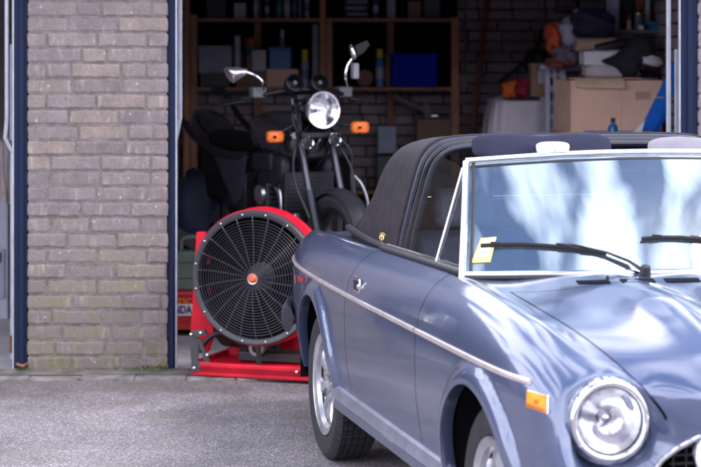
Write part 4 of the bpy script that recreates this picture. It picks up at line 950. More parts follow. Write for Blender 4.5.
g.add(V+[q-fw for q in V], [(0, 1, 2, 3, 4), (9, 8, 7, 6, 5)]+[(i, (i+1) % 5, 5+(i+1) % 5, 5+i) for i in range(5)]); g.build('mirror_back', mat('mirror_shell', (.02, .018, .02), .5, spec=.3), mr_, smooth=False, bevel=.004)
g = MB(); c_ = bl(355, 71, MD+.05); g.box(c_, (.04, .035, .085)); g.build('fluid_reservoir', mat('reservoir_pale', (.26, .25, .28), .5), bike, smooth=False, bevel=.008)
# indicators
for (px, py, dd, w_) in ((275, 137, 10.85, 18), (360, 127.5, 10.95, 19)):
    c_ = bl(px, py, dd); g = MB()
    M_ = Matrix.Rotation(-beta, 3, 'Z').inverted() if False else Matrix.Rotation(PI/2-beta, 3, 'Z')
    rows = []
    for r_, h_ in ((.2, .026), (.75, .024), (.95, .014), (1., -.0), (.85, -.03), (.2, -.045)):
        rows.append([c_+M_ @ Vector((math.copysign(abs(math.cos(a))**.5, math.cos(a))*w_*.5*.0053*r_, -h_, math.copysign(abs(math.sin(a))**.5, math.sin(a))*.033*r_)) for a in [2*PI*k/24 for k in range(24)]])
    g.grid(rows[:4], closed=True); ob = g.build('indicator', mat('bike_amber', (.78, .16, .02), .3, 0, .3, 60), bike)
    g = MB(); g.grid(rows[3:], closed=True); g.build('housing', BKM, ob)
    g = MB(); g.tube([c_+M_ @ Vector((0, -.03, 0)) if False else c_+Vector((-.03, 0, 0)), Vector((-.05, .08*(1 if px > 300 else -1), 1.0))], .008, 8); g.build('stem', BKM, ob)
# tank, seat, side panels
def ell(name, c_, s_, m_, parent, pw=.8, tap=0., rx=0):
    g = MB(); rows = []
    for i in range(19):
        th = PI*i/18; row = []
        for j in range(32):
            a = 2*PI*j/32; v_ = Vector((math.cos(th), math.sin(th)*math.cos(a), math.sin(th)*math.sin(a)))
            v_ = Vector([math.copysign(abs(q)**pw, q) for q in v_]); k = 1+tap*v_.x
            p_ = Vector((v_.x*s_[0], v_.y*s_[1]*k, v_.z*s_[2]*k)); p_ = Matrix.Rotation(rx, 3, 'Y') @ p_; row.append(p_+Vector(c_))
        rows.append(row)
    g.grid(rows, closed=True); return g.build(name, m_, parent, angle=70)
tk = ell('fuel_tank', (-.36, 0, .915), (.33, .175, .135), BK, bike, .8, .15, R(6))
g = MB(); g.lathe([(0, .012), (.03, .01), (.034, 0)], o=(-.30, 0, 1.015), n=20); g.build('filler_cap', CHROME, tk)
g = MB(); g.tube(cr([(-.10, -.145, .93), (-.3, -.165, .92), (-.5, -.145, .87)], 5), .004, 6); g.build('tank_stripe', STEEL, tk)
ell('seat', (-.96, 0, .86), (.36, .11, .055), SEAT, bike, .7, .0, R(4))
for s_ in (-1, 1):
    g = MB(); g.prism([(-.55, .80), (-.98, .78), (-.90, .70), (-.70, .52), (-.62, .56)], .02, lambda u_, v_, w_: Vector((u_, s_*(.15+w_), v_))); g.build('side_panel', mat('panel_bluegrey', (.03, .035, .055), .3, 0, .2, 10, coat=.5), bike, smooth=False, bevel=.008)
    g = MB(); g.tube(cr([(-.55, s_*.15, .80), (-.78, s_*.19, .80), (-1.1, s_*.20, .86), (-1.38, s_*.19, .98), (-1.55, s_*.15, 1.14), (-1.60, s_*.10, 1.16)], 6), [.016]*31, 10, sq=(1.5, .8)); g.build('grab_rail', mat('rail_black', (.014, .017, .028), .4, spec=.3), bike)
ell('tail_unit', (-1.38, 0, .93), (.20, .11, .08), BK, bike, .8, 0, R(20))
g = MB(); g.box((-1.59, 0, .93), (.04, .14, .07)); g.build('tail_lamp', mat('tail_red', (.3, .01, .01), .3), bike, smooth=False, bevel=.01)
g = MB(); g.tube([(-.11, 0, 1.08), (-.20, 0, .80), (-.22, 0, .40), (-.5, 0, .22), (-.85, 0, .28), (-1.22, 0, .31)], .028, 10)
for s_ in (-1, 1): g.tube([(-.12, s_*.03, 1.02), (-.6, s_*.1, .78), (-1.2, s_*.11, .80)], .018, 8); g.tube([(-.62, s_*.1, .78), (-.82, s_*.12, .35), (-1.22, s_*.12, .31)], .02, 8)
g.build('frame', BKM, bike)
g = MB(); g.box((-.48, 0, .36), (.42, .26, .24)); eng = g.build('engine', ENG, bike, smooth=False, bevel=.04)
for k in range(8):
    g = MB(); g.box((-.36, 0, .50+.028*k), (.17, .30, .010)); g.build('cooling_fin', ENG, eng, smooth=False, bevel=.003)
g = MB(); g.box((-.36, 0, .60), (.12, .32, .24)); g.box((-.36, 0, .735), (.16, .34, .05)); g.build('cylinder_head', mat('head_dark', (.06, .06, .07), .4, .5), eng, smooth=False, bevel=.01)
for s_ in (-1, 1):
    g = MB(); g.lathe([(0, .05), (.07, .045), (.095, .02), (.1, 0)], o=(-.5, s_*.12, .36), axis=(0, s_, 0), n=24); g.build('clutch_cover', STEEL, eng)
for yy in (-.13, -.05, .05, .13):
    g = MB(); g.tube(cr([(-.28, yy, .66), (-.20, yy, .63), (-.165, yy, .52), (-.17, yy, .33), (-.26, yy, .20), (-.45, yy, .16)], 6), .019, 12); g.build('exhaust_header', STEEL, bike)
for s_ in (-1, 1):
    g = MB(); g.tube([(-.45, s_*.15, .17), (-.9, s_*.19, .22), (-1.55, s_*.21, .34)], [.024, .045, .05], 16); g.build('silencer', CHROME, bike)
g = MB()
for k in range(5):
    s_ = (-1)**k; g.tube(cr([(-.1, s_*.05, 1.12), (-.03, s_*(.11+.01*k), 1.12-.03*k), (-.02, s_*.1, .9), (-.14, s_*.06, .75), (-.3, s_*.06, .70)], 5), .005, 6)
g.build('cables', BLACKP, bike)
g = MB(); g.tube(cr([(.02, .10, .90), (.10, .15, .75), (.13, .15, .6), (.19, .12, .42)], 5), .007, 8); g.build('brake_hose', BLACKP, bike)
for s_ in (-1, 1):
    g = MB(); g.tube([(-.07, s_*.10, 1.07), (.03, s_*.10, 1.07)], [.03, .018], 12); g.box((-.03, s_*.10, 1.03), (.05, .02, .16)); g.build('headlight_bracket', BKM, bike, bevel=.006)
g = MB(); g.box((-.12, 0, .62), (.05, .30, .22)); ob = g.build('oil_cooler', BKM, bike, smooth=False, bevel=.008)
g = MB()
for k in range(9): g.box((-.092, 0, .53+.022*k), (.008, .27, .006))
g.build('cooler_fins', BLACKM, ob, smooth=False)
for s_ in (-1, 1):
    g = MB(); g.box((-.30, s_*.17, .78), (.22, .05, .09)); g.tube(cr([(-.12, s_*.12, .86), (-.2, s_*.17, .82), (-.35, s_*.18, .74), (-.5, s_*.16, .66)], 5), .012, 8); g.build('carburettor_cover', BKM, bike, bevel=.01)
    g = MB(); g.tube([(-.62, s_*.1, .33), (-.64, s_*.34, .33)], .014, 10); g.build('foot_peg', BLACKP, bike)
    g = MB(); g.tube(cr([(-.05, s_*.03, .98), (.05, s_*.16, .86), (.06, s_*.17, .70), (.16, s_*.13, .5)], 6), .008, 8); g.build('brake_hose', BLACKP, bike)
    g = MB(); g.lathe([(0, .02), (.05, .018), (.055, 0)], o=(-.36, s_*.165, .60), axis=(0, s_, 0), n=20); g.build('engine_cap', STEEL, eng)
for s_ in (-1, 1):
    ell('side_cowl', (-.28, s_*.13, .74), (.17, .05, .10), BKM, bike, .7)
    g = MB(); g.box((-.70, s_*.12, .60), (.22, .09, .22)); g.build('battery_cover', BKM, bike, bevel=.02)
g = MB(); g.box((-1.15, 0, .62), (.34, .16, .20)); g.build('rear_mudguard', BKM, bike, bevel=.04)
# crash bar / radiator shroud on the far side, catching light
g = MB(); P_ = [bl(354, 176, 10.95), bl(361, 184, 10.95), bl(366.5, 198, 10.95), bl(368, 214, 10.95), bl(366, 232, 10.95)]
g.tube(cr(P_, 5), .010, 10); g.build('crash_bar', STEEL, bike)

# ================================================================== THE CAR
from mathutils.bvhtree import BVHTree
from bisect import bisect_right
car = thing('convertible_car', 'metallic blue grey open top sports car with chrome round headlight parked on the driveway', 'car', (.631, 8.22, 0), R(-77.1))
CM = Matrix.Translation(Vector(car.location)) @ Matrix.Rotation(R(-77.1), 4, 'Z'); CMI = CM.inverted()
CAMP = Vector((0, 0, HC))
def c3(x, v, z): return Vector((x, -v, z))      # v: outward on the side the photograph shows
def cray(px, py):
    o = CMI @ CAMP; q = CMI @ at(px, py, 5.0); return o, (q-o).normalized()
def pchip(xs, ys):
    n = len(xs); h = [xs[i+1]-xs[i] for i in range(n-1)]; d = [(ys[i+1]-ys[i])/h[i] for i in range(n-1)]; m = [0]*n
    m[0], m[-1] = d[0], d[-1]
    for i in range(1, n-1):
        if d[i-1]*d[i] <= 0: m[i] = 0
        else:
            w1, w2 = 2*h[i]+h[i-1], h[i]+2*h[i-1]; m[i] = (w1+w2)/(w1/d[i-1]+w2/d[i])
    def f(x):
        i = min(max(bisect_right(xs, x)-1, 0), n-2); t = (x-xs[i])/h[i]; t2, t3 = t*t, t*t*t
        return (2*t3-3*t2+1)*ys[i]+(t3-2*t2+t)*h[i]*m[i]+(-2*t3+3*t2)*ys[i+1]+(t3-t2)*h[i]*m[i+1]
    return f
sx_ = [-1.00, -.96, -.85, -.70, -.45, 0, .35, .60, 1.0, 1.62, 1.80, 2.05, 2.28, 2.5]
zc_ = [.770, .800, .828, .842, .852, .862, .870, .876, .884, .893, .893, .884, .868, .845]
vc_ = [.50, .56, .615, .64, .655, .665, .665, .665, .668, .680, .685, .692, .690, .675]
vt_ = [.585, .655, .705, .735, .768, .790, .800, .803, .806, .806, .806, .806, .805, .800]
zh_ = [.770, .800, .835, .850, .865, .875, .88, .88, .89, .915, .912, .898, .885, .865]
ZC, VC, VT, ZH = [pchip(sx_, q) for q in (zc_, vc_, vt_, zh_)]
def station(s):
    zc, vc, vt, zh = ZC(s), VC(s), VT(s), ZH(s); k = min(max((s-1.95)/.30, 0), 1)*.017; tl = 1 if s > 1.75 else .3
    tz = .712; dz = zc-tz
    fl = .0 if s > .2 or s < -.8 else 0
    return [(s, 0, zh), (s, .15, zh-.004), (s, .25, zh+k), (s, .355, zh-.006*tl-k*.45), (s, vc-.068, min(zh, zc)-.008), (s, vc-.036, zc-.006), (s, vc, zc),
            (s, vc+(vt-vc)*.50, tz+dz*.80), (s, vc+(vt-vc)*.86, tz+dz*.42), (s, vt, tz), (s, vt+.004, .60), (s, vt-.002, .48), (s, vt-.014, .40), (s, vt-.026, .345), (s, vt-.06, .27), (s, vt-.16, .25)]
ST = [(s, station(s)) for s in sx_]
lo = [(.757, .60), (.757, .48), (.75, .40), (.735, .345), (.70, .27), (.62, .25)]
ST += [(2.62, [(2.68, 0, .838), (2.68, .15, .837), (2.675, .27, .846), (2.665, .37, .828), (2.64, .59, .812), (2.625, .622, .812), (2.62, .655, .814), (2.62, .725, .795), (2.62, .768, .755), (2.62, .790, .705), (2.62, .792, .60), (2.62, .786, .48), (2.62, .775, .40), (2.62, .76, .345), (2.62, .73, .27), (2.62, .64, .25)]),
       (2.72, [(2.84, 0, .785), (2.84, .15, .784), (2.835, .27, .792), (2.82, .37, .775), (2.755, .555, .767), (2.73, .60, .776), (2.72, .64, .778), (2.72, .703, .762), (2.72, .745, .730), (2.72, .770, .69), (2.72, .777, .60), (2.72, .772, .48), (2.72, .76, .40), (2.72, .745, .345), (2.72, .71, .27), (2.72, .63, .25)]),
       (2.80, [(2.965, 0, .680), (2.96, .15, .680), (2.945, .27, .686), (2.92, .37, .690), (2.83, .505, .708), (2.80, .565, .736), (2.795, .605, .742), (2.795, .665, .728), (2.80, .715, .695), (2.81, .737, .655), (2.82, .742, .60), (2.83, .735, .48), (2.83, .72, .40), (2.82, .71, .345), (2.80, .67, .27), (2.78, .60, .25)]),
       (2.88, [(2.965, 0, .605), (2.96, .15, .605), (2.945, .27, .608), (2.915, .37, .612), (2.86, .455, .635), (2.80, .53, .685), (2.775, .60, .715), (2.78, .65, .705), (2.79, .685, .675), (2.80, .70, .64), (2.82, .705, .57), (2.845, .69, .46), (2.85, .67, .38), (2.84, .65, .33), (2.82, .62, .27), (2.79, .55, .25)]),
       (2.92, [(2.96, 0, .600), (2.955, .15, .600), (2.938, .27, .602), (2.91, .378, .602), (2.862, .44, .59), (2.79, .50, .60), (2.70, .555, .625), (2.69, .59, .625), (2.69, .62, .61), (2.71, .645, .59), (2.75, .645, .53), (2.82, .60, .45), (2.84, .58, .38), (2.83, .56, .33), (2.82, .52, .27), (2.79, .46, .25)]),
       (2.96, [(2.95, 0, .595), (2.945, .15, .595), (2.93, .27, .595), (2.90, .385, .592), (2.87, .43, .560), (2.85, .465, .528), (2.845, .49, .500), (2.845, .50, .485), (2.845, .505, .470), (2.845, .505, .455), (2.845, .50, .44), (2.85, .49, .42), (2.855, .48, .38), (2.85, .46, .33), (2.83, .44, .27), (2.80, .40, .25)])]
ss = [q[0] for q in ST]; NR = 16
FX = [[pchip(ss, [q[1][r][k] for q in ST]) for k in range(3)] for r in range(NR)]
RA = .345; WC = ((0, .30), (2.28, .30))
cols = sorted(set([round(-1.0+.0125*i, 4) for i in range(281)]+[round(2.5+.0115*i, 4) for i in range(1, 41)]+[.5975, .6025, 1.6175, 1.6225, 2.0275, 2.0325]))
cols = [c for c in cols if not any(0 < abs(c-q) < .0024 and c not in (.5975, .6025, 1.6175, 1.6225, 2.0275, 2.0325) for q in (.6, 1.62, 2.03))]
for q in (.6, 1.62, 2.03):
    if q in cols: cols.remove(q)
# rows: parameter r along the control polygon, with a narrow gap at the bonnet edge (row 4) and the sill (row 13)
rp_ = []
for i in range(NR-1):
    n = (4, 4, 4, 6, 4, 4, 6, 6, 7, 8, 8, 6, 5, 5, 3)[i]
    rp_ += [i+k/n for k in range(n)]
rp_.append(NR-1.)
rp_ = [r for r in rp_ if r not in (4.0, 13.0)]+[3.985, 4.06, 12.93, 13.0]
rp_.sort()
def rowpt(P, r):
    i = min(int(r), NR-2); t = r-i; p1, p2 = P[i], P[i+1]; p0 = P[i-1] if i > 0 else Vector((p2.x, -p2.y, p2.z)) ; p3 = P[i+2] if i+2 < NR else p2*2-p1
    if i == 0: p0 = Vector((P[1].x, -P[1].y, P[1].z))
    # centripetal-ish: scale tangents by span length
    d1, d0, d2 = (p2-p1).length, (p1-p0).length, (p3-p2).length
    m1 = ((p1-p0)/max(d0, 1e-5)*d1/(d0+d1)+(p2-p1)/d1*d0/(d0+d1))*d1
    m2 = ((p2-p1)/d1*d2/(d1+d2)+(p3-p2)/max(d2, 1e-5)*d1/(d1+d2))*d1
    t2, t3 = t*t, t*t*t
    return p1*(2*t3-3*t2+1)+m1*(t3-2*t2+t)+p2*(-2*t3+3*t2)+m2*(t3-t2)
G = []
for s in cols:
    P = [Vector([FX[r][k](s) for k in range(3)]) for r in range(NR)]
    G.append([rowpt(P, r) for r in rp_])
nc, nr = len(cols), len(rp_)
# fair the panels lengthwise so that their reflections run clean
for _ in range(70):
    H_ = [[Vector(p_) for p_ in c_] for c_ in G]
    for i in range(1, nc-1):
        if cols[i] < -.93 or cols[i] > 2.70: continue
        k = 1 if cols[i] < 2.6 else (2.70-cols[i])/.1
        a0, a1 = cols[i]-cols[i-1], cols[i+1]-cols[i]
        for j in range(nr):
            for q in (1, 2):
                m_ = (H_[i-1][j][q]*a1+H_[i+1][j][q]*a0)/(a0+a1); G[i][j][q] = H_[i][j][q]*(1-.5*k)+m_*.5*k
for i in range(nc):
    for j in range(nr):
        p_ = G[i][j]; s, r = cols[i], rp_[j]
        if r > 7 and s < 2.75:
            for wx, wz in WC:
                d_ = math.hypot(p_.x-wx, p_.z-wz)
                if p_.z > .18 and d_ < RA+.062:
                    f_ = min(max((d_-RA+.01)/.072, 0), 1); p_.y += .024*(1-f_**4)
# snap to the wheel openings
dead = set(); snapped = {}
for wi, (wx, wz) in enumerate(WC):
    ins = set()
    for i in range(nc):
        for j in range(nr):
            p_ = G[i][j]
            if p_.y > .5 and rp_[j] > 7.5 and math.hypot(p_.x-wx, p_.z-wz) < RA: ins.add((i, j))
    for (i, j) in ins:
        nb = [(i+a, j+b) for a in (-1, 0, 1) for b in (-1, 0, 1) if (a or b) and 0 <= i+a < nc and 0 <= j+b < nr]
        if any(q not in ins for q in nb):
            p_ = G[i][j]; d_ = math.hypot(p_.x-wx, p_.z-wz); k = RA/max(d_, .01)
            snapped[(i, j)] = wi; p_.x = wx+(p_.x-wx)*k; p_.z = wz+(p_.z-wz)*k
        else: dead.add((i, j))
def face_group(i, j):
    """which panel the quad (i, j)-(i+1, j+1) belongs to"""
    s0, s1, r0, r1 = cols[i], cols[i+1], rp_[j], rp_[j+1]
    sm, rm = (s0+s1)/2, (r0+r1)/2
    if any(q in dead for q in ((i, j), (i+1, j), (i, j+1), (i+1, j+1))): return None
    if all(q in snapped for q in ((i, j), (i+1, j), (i, j+1), (i+1, j+1))): return None
    vm = (G[i][j].y+G[i+1][j+1].y)/2
    if rm < (3.6 if sm < .30 else 5.6) and -.12 < sm < 1.70+.10*max(0, 1-(vm/.62)**2): return None
    if 2.0275 <= s0 and rm < 4: return 'hood' if (s0 > 2.0325-1e-6 and r1 <= 3.99 and sm < 2.87) else ('gap' if sm < 2.87 or r0 > 3.98 else 'body')
    if 2.0275 <= s0 <= 2.87 and 3.98 < rm < 4.06: return 'gap'
    if abs(sm-.6) < .0026 and 6 < rm < 13: return 'gap'
    if abs(sm-1.62) < .0026 and 6 < rm < 13: return 'gap'
    if .6 < sm < 1.62:
        if 12.93 < rm < 13.0: return 'gap'
        if 5.6 < rm < 12.93: return 'door'
    return 'body'
groups = {}
for i in range(nc-1):
    for j in range(nr-1):
        gname = face_group(i, j)
        if gname: groups.setdefault(gname, []).append((i, j))
def panel(gname, side, inset=0.):
    mb = MB(); idx = {}
    for i, j in groups[gname]:
        f_ = []
        for q in ((i, j), (i+1, j), (i+1, j+1), (i, j+1)):
            if q not in idx:
                idx[q] = len(mb.v); p_ = G[q[0]][q[1]]; mb.v.append(Vector((p_.x, -side*(p_.y-inset*(rp_[q[1]] > 4.1)), p_.z-inset*(rp_[q[1]] <= 6))))
            f_.append(idx[q])
        mb.f.append(f_)
    return mb
def merge(a, b):
    a.add(b.v, b.f); return a
body_mb = merge(panel('body', 1), panel('body', -1))
bvh = BVHTree.FromPolygons([v for gn in groups for v in panel(gn, 1).v] , [[x+off for x in f] for gn, off in zip(groups, [sum(len(panel(h, 1).v) for h in list(groups)[:k]) for k in range(len(groups))]) for f in panel(gn, 1).f])
def hit(px, py, lift=0.):
    o, d_ = cray(px, py); l, n_, _, _ = bvh.ray_cast(o, d_)
    if l is None: return None
    if n_.dot(d_) > 0: n_ = -n_
    return l+n_*lift, n_
def side_v(x, z):
    l, n_, _, _ = bvh.ray_cast(Vector((x, -2, z)), Vector((0, 1, 0))); return (-l.y if l else VT(x)), n_
def top_z(x, v):
    l, n_, _, _ = bvh.ray_cast(Vector((x, -v, 2)), Vector((0, 0, -1))); return l.z if l else .88
# rear face of the body
tail = MB(); P = [G[0][j] for j in range(nr)]; cx_ = Vector((-1.03, 0, .52))
for side in (1, -1):
    rows = [[Vector((p_.x, -side*p_.y, p_.z)) for p_ in P]]
    for k in (.93, .6, .02): rows.append([Vector((cx_.x+.004/k if k > .1 else cx_.x, -side*p_.y*k, cx_.z+(p_.z-cx_.z)*k)) for p_ in P])
    tail.grid(rows)
# wheel arch returns
def weld(o, dist=.0004):
    bm = bmesh.new(); bm.from_mesh(o.data); bmesh.ops.remove_doubles(bm, verts=bm.verts, dist=dist); bmesh.ops.recalc_face_normals(bm, faces=bm.faces); bm.to_mesh(o.data); bm.free()
    o.data.polygons.foreach_set('use_smooth', [True]*len(o.data.polygons)); o.data.set_sharp_from_angle(angle=R(38)); return o
for side in (1, -1):
    for wi, (wx, wz) in enumerate(WC):
        pts = sorted([(math.atan2(G[i][j].z-wz, G[i][j].x-wx), G[i][j]) for (i, j), w in snapped.items() if w == wi and any(((i+a, j+b) not in snapped and (i+a, j+b) not in dead) for a in (-1, 0, 1) for b in (-1, 0, 1))], key=lambda q: q[0])
        pts = [q for q in pts if -.25 < q[0] < PI+.25]
        if pts:
            rows = [[Vector((p_.x, -side*(p_.y+.0005), p_.z)) for _, p_ in pts]]
            for kk, dv in ((.996, .012), (1.01, .04)):
                rows.append([Vector((wx+(p_.x-wx)*kk, -side*(p_.y-dv), wz+(p_.z-wz)*kk)) for _, p_ in pts])
            body_mb.grid(rows)
merge(body_mb, tail)
weld(body_mb.build('body', PAINT, car, angle=38))
weld(merge(panel('hood', 1), panel('hood', -1)).build('hood', PAINT, car, angle=38))
DOORS = {}
for side in (1, -1): DOORS[side] = weld(panel('door', side).build('door', PAINT, car, angle=38))
weld(merge(panel('gap', 1, .006), panel('gap', -1, .006)).build('shut_lines', WELL, car))
# wells, floor
for side in (1, -1):
    for wx, wz in WC:
        mb = MB(); rows = []
        for k in range(29):
            a = R(-5+190*k/28); rows.append([Vector((wx+math.cos(a)*(RA+.022), -side*v_, wz+math.sin(a)*(RA+.022))) for v_ in (.795, .76, .42)]+[Vector((wx+math.cos(a)*.1, -side*.42, wz+math.sin(a)*.1))])
        for q in rows: q[0].y = -side*.775
        mb.grid(rows); mb.build('wheel_arch_liner', WELL, car)
mb = MB(); mb.box((.9, 0, .27), (1.5, 1.30, .12)); mb.box((.9, 0, .24), (3.6, .80, .1)); mb.box((2.1, 0, .50), (1.3, .80, .3)); mb.box((-.3, 0, .5), (1.1, .78, .3)); mb.build('floorpan', WELL, car, smooth=False)

# ---- wheels
def car_wheel(x, side, turn=0.):
    t_ = MB(); r = .296; w = .170; pr = [(.196, -.060), (.205, -.076), (.235, -.086), (.268, -.084), (.284, -.074), (.292, -.062)]
    ribs = [-.062, -.040, -.036, -.014, -.010, .012, .016, .038, .042, .062]
    for k in range(0, 10, 2):
        a, b = ribs[k], ribs[k+1]; pr += [(.2935, a), (.2955, b)] if k else [(.2925, a), (.2950, b)]
        if k < 8: pr += [(.2865, b+.0006), (.2865, ribs[k+2]-.0006)]
    pr += [(.284, .074), (.268, .084), (.235, .086), (.205, .076), (.196, .060)]
    n_ = 288
    def fn(i, k, q):
        if q > .291:
            ph = (k+(i*3)) % 6
            if ph == 0: return q-.0055
        if .276 < q < .291 and abs(pr[i][1]) > .07 and k % 6 < 2: return q-.004
        return q
    o = Vector((x, -side*.678, .295)); ax_ = Matrix.Rotation(turn, 3, 'Z') @ Vector((0, -side, 0))
    t_.lathe(pr, o=o, axis=ax_, n=n_, fn=fn); wh = t_.build('wheel', RUBBER, car, angle=25); wh['label'] = 'black treaded tyre with silver spoked alloy rim'
    g_ = MB(); g_.lathe([(.165, .052), (.172, .070), (.190, .074), (.199, .080), (.201, .072), (.197, .058), (.188, .050), (.176, .030), (.170, -.03), (.185, -.06), (.200, -.075)], o=o, axis=ax_, n=64); g_.build('rim', ALLOY, wh, angle=50)
    g_ = MB(); u_ = Vector((0, 0, 1)); w_ = ax_.cross(u_)
    for k in range(8):
        a = 2*PI*k/8+.2; d_ = u_*math.cos(a)+w_*math.sin(a); e_ = -u_*math.sin(a)+w_*math.cos(a)
        def q_(r_, wd, h): return [o+d_*r_+e_*wd+ax_*h, o+d_*r_-e_*wd+ax_*h]
        secs = [(.045, .018, .036, .0), (.085, .017, .056, .01), (.125, .020, .062, .02), (.150, .030, .060, .02), (.172, .046, .048, .02)]
        vs = []
        for r_, wd, h, b in secs: vs += [o+d_*r_+e_*wd+ax_*(h-.012), o+d_*r_+e_*wd*.75+ax_*h, o+d_*r_-e_*wd*.75+ax_*h, o+d_*r_-e_*wd+ax_*(h-.012), o+d_*r_-e_*wd+ax_*b, o+d_*r_+e_*wd+ax_*b]
        fs = []
        for m_ in range(len(secs)-1):
            for c_ in range(6): fs.append((m_*6+c_, m_*6+(c_+1) % 6, m_*6+6+(c_+1) % 6, m_*6+6+c_))
        g_.add(vs, fs)
    g_.lathe([(0, .048), (.026, .048), (.034, .044), (.052, .038), (.06, .03), (.06, 0), (0, 0)], o=o, axis=ax_, n=32); g_.build('spokes', ALLOY, wh, angle=30)
    g_ = MB(); g_.lathe([(0, .054), (.022, .053), (.027, .046)], o=o, axis=ax_, n=24); g_.build('hub_cap', CHROME, wh)
    g_ = MB(); g_.lathe([(.0, -.005), (.168, -.008), (.168, -.015)], o=o, axis=ax_, n=40); g_.build('brake', WELL, wh)
    g_ = MB()
    for k in range(4):
        a = 2*PI*k/4+.6; d_ = u_*math.cos(a)+w_*math.sin(a); g_.lathe([(0, .05), (.006, .049), (.007, .035)], o=o+d_*.042, axis=ax_, n=6)
    g_.build('wheel_nuts', STEEL, wh)
for side in (1, -1):
    car_wheel(0, side); car_wheel(2.28, side, 0)

# ---- side trim, sill, handle, markers
def trim(x0, x1, side, parent):
    P_ = []; n_ = max(4, int((x1-x0)/.04))
    for k in range(n_+1):
        x = x0+(x1-x0)*k/n_; v_, _ = side_v(x, .712); P_.append(Vector((x, -side*(v_+.003), .712+.003)))
    mb = MB(); mb.tube(P_, .0088, 10, sq=(1.0, .7)); return mb.build('side_trim', mat('aged_chrome_trim', (.78, .70, .68), .3, .7, .1, 20), parent)
for side in (1, -1):
    trim(-.985, .592, side, car); trim(.608, 1.612, side, DOORS[side]); trim(1.628, 2.685, side, car)
    mb = MB(); pr = [(.000, .300), (.030, .302), (.030, .318), (.022, .342), (.010, .350), (.0, .350)]
    rows = []
    for k in range(31):
        x = .33+(1.95-.33)*k/30; rows.append([Vector((x, -side*(.772+a*.9), b)) for a, b in pr])
    mb.grid(rows, closed=True); mb.build('sill_trim', mat('sill_alloy', (.34, .36, .44), .35, .7), car, angle=20)
    mb = MB(); mb.box((1.14, -side*.775, .278), (1.60, .03, .04)); mb.build('sill', PAINT, car, smooth=False, bevel=.006)
hx_, hn = hit(358, 286, .002) or (c3(.68, .79, .76), Vector((0, -1, 0)))
for side in (1, -1):
    c_ = Vector((hx_.x, hx_.y*side, hx_.z))
    mb = MB(); mb.box(c_, (.090, .010, .058)); ob = mb.build('door_handle', CHROME, DOORS[side], smooth=True, bevel=.008)
    mb = MB(); mb.box(c_+Vector((-.004, -side*.0052, .003)), (.058, .0045, .036)); mb.build('handle_recess', BLACKP, ob, smooth=False, bevel=.001)
    mb = MB(); mb.lathe([(0, .006), (.008, .005), (.0095, 0)], o=c_+Vector((.030, -side*.0052, .0)), axis=(0, -side, 0), n=14); mb.build('keyhole', STEEL, ob)
# amber side marker seated on the wing
def decal(pix_, m_, nm, parent, lift, th=.004, bev=.0015):
    V = [hit(x, y, lift) for x, y in pix_]
    if any(v is None for v in V): print('decal miss', nm); return None
    nn = sum((v[1] for v in V), Vector())/len(V); nn.normalize(); V = [v[0] for v in V]
    mb = MB(); n_ = len(V); mb.add(V+[q+nn*th for q in V], [tuple(reversed(range(n_))), tuple(range(n_, 2*n_))]+[(i, (i+1) % n_, n_+(i+1) % n_, n_+i) for i in range(n_)])
    return mb.build(nm, m_, parent, smooth=False, bevel=bev)
sm = decal([(528.8, 389.8), (549.6, 395.8), (549.1, 414.6), (528.4, 407.8)], CHROME, 'side_marker', car, .0005, .006, .002)
decal([(530, 391.2), (548.6, 396.6), (548.1, 413.4), (529.6, 407)], AMBER, 'lens', sm, .0075, .004, .0015)
decal([(529.8, 403.2), (548.2, 409.6), (548.0, 412.6), (529.7, 406.4)], mat('amber_low', (.45, .10, .01), .4), 'lower_band', sm, .0118, .0006, .0)
decal([(538.2, 400.3), (540.6, 401), (540.6, 404.2), (538.2, 403.5)], mat('amber_dark', (.35, .09, .01), .4), 'screw', sm, .012, .001, .0)
rm_ = decal([(298.5, 275), (304.5, 277.5), (304, 283), (298.5, 281)], mat('red_lens', (.45, .02, .03), .25, coat=.5), 'rear_marker', car, .001, .004)
# door gap cover crease on the rear wing vent: small black drain slot
mb = MB(); v_, _ = side_v(.60, .50)
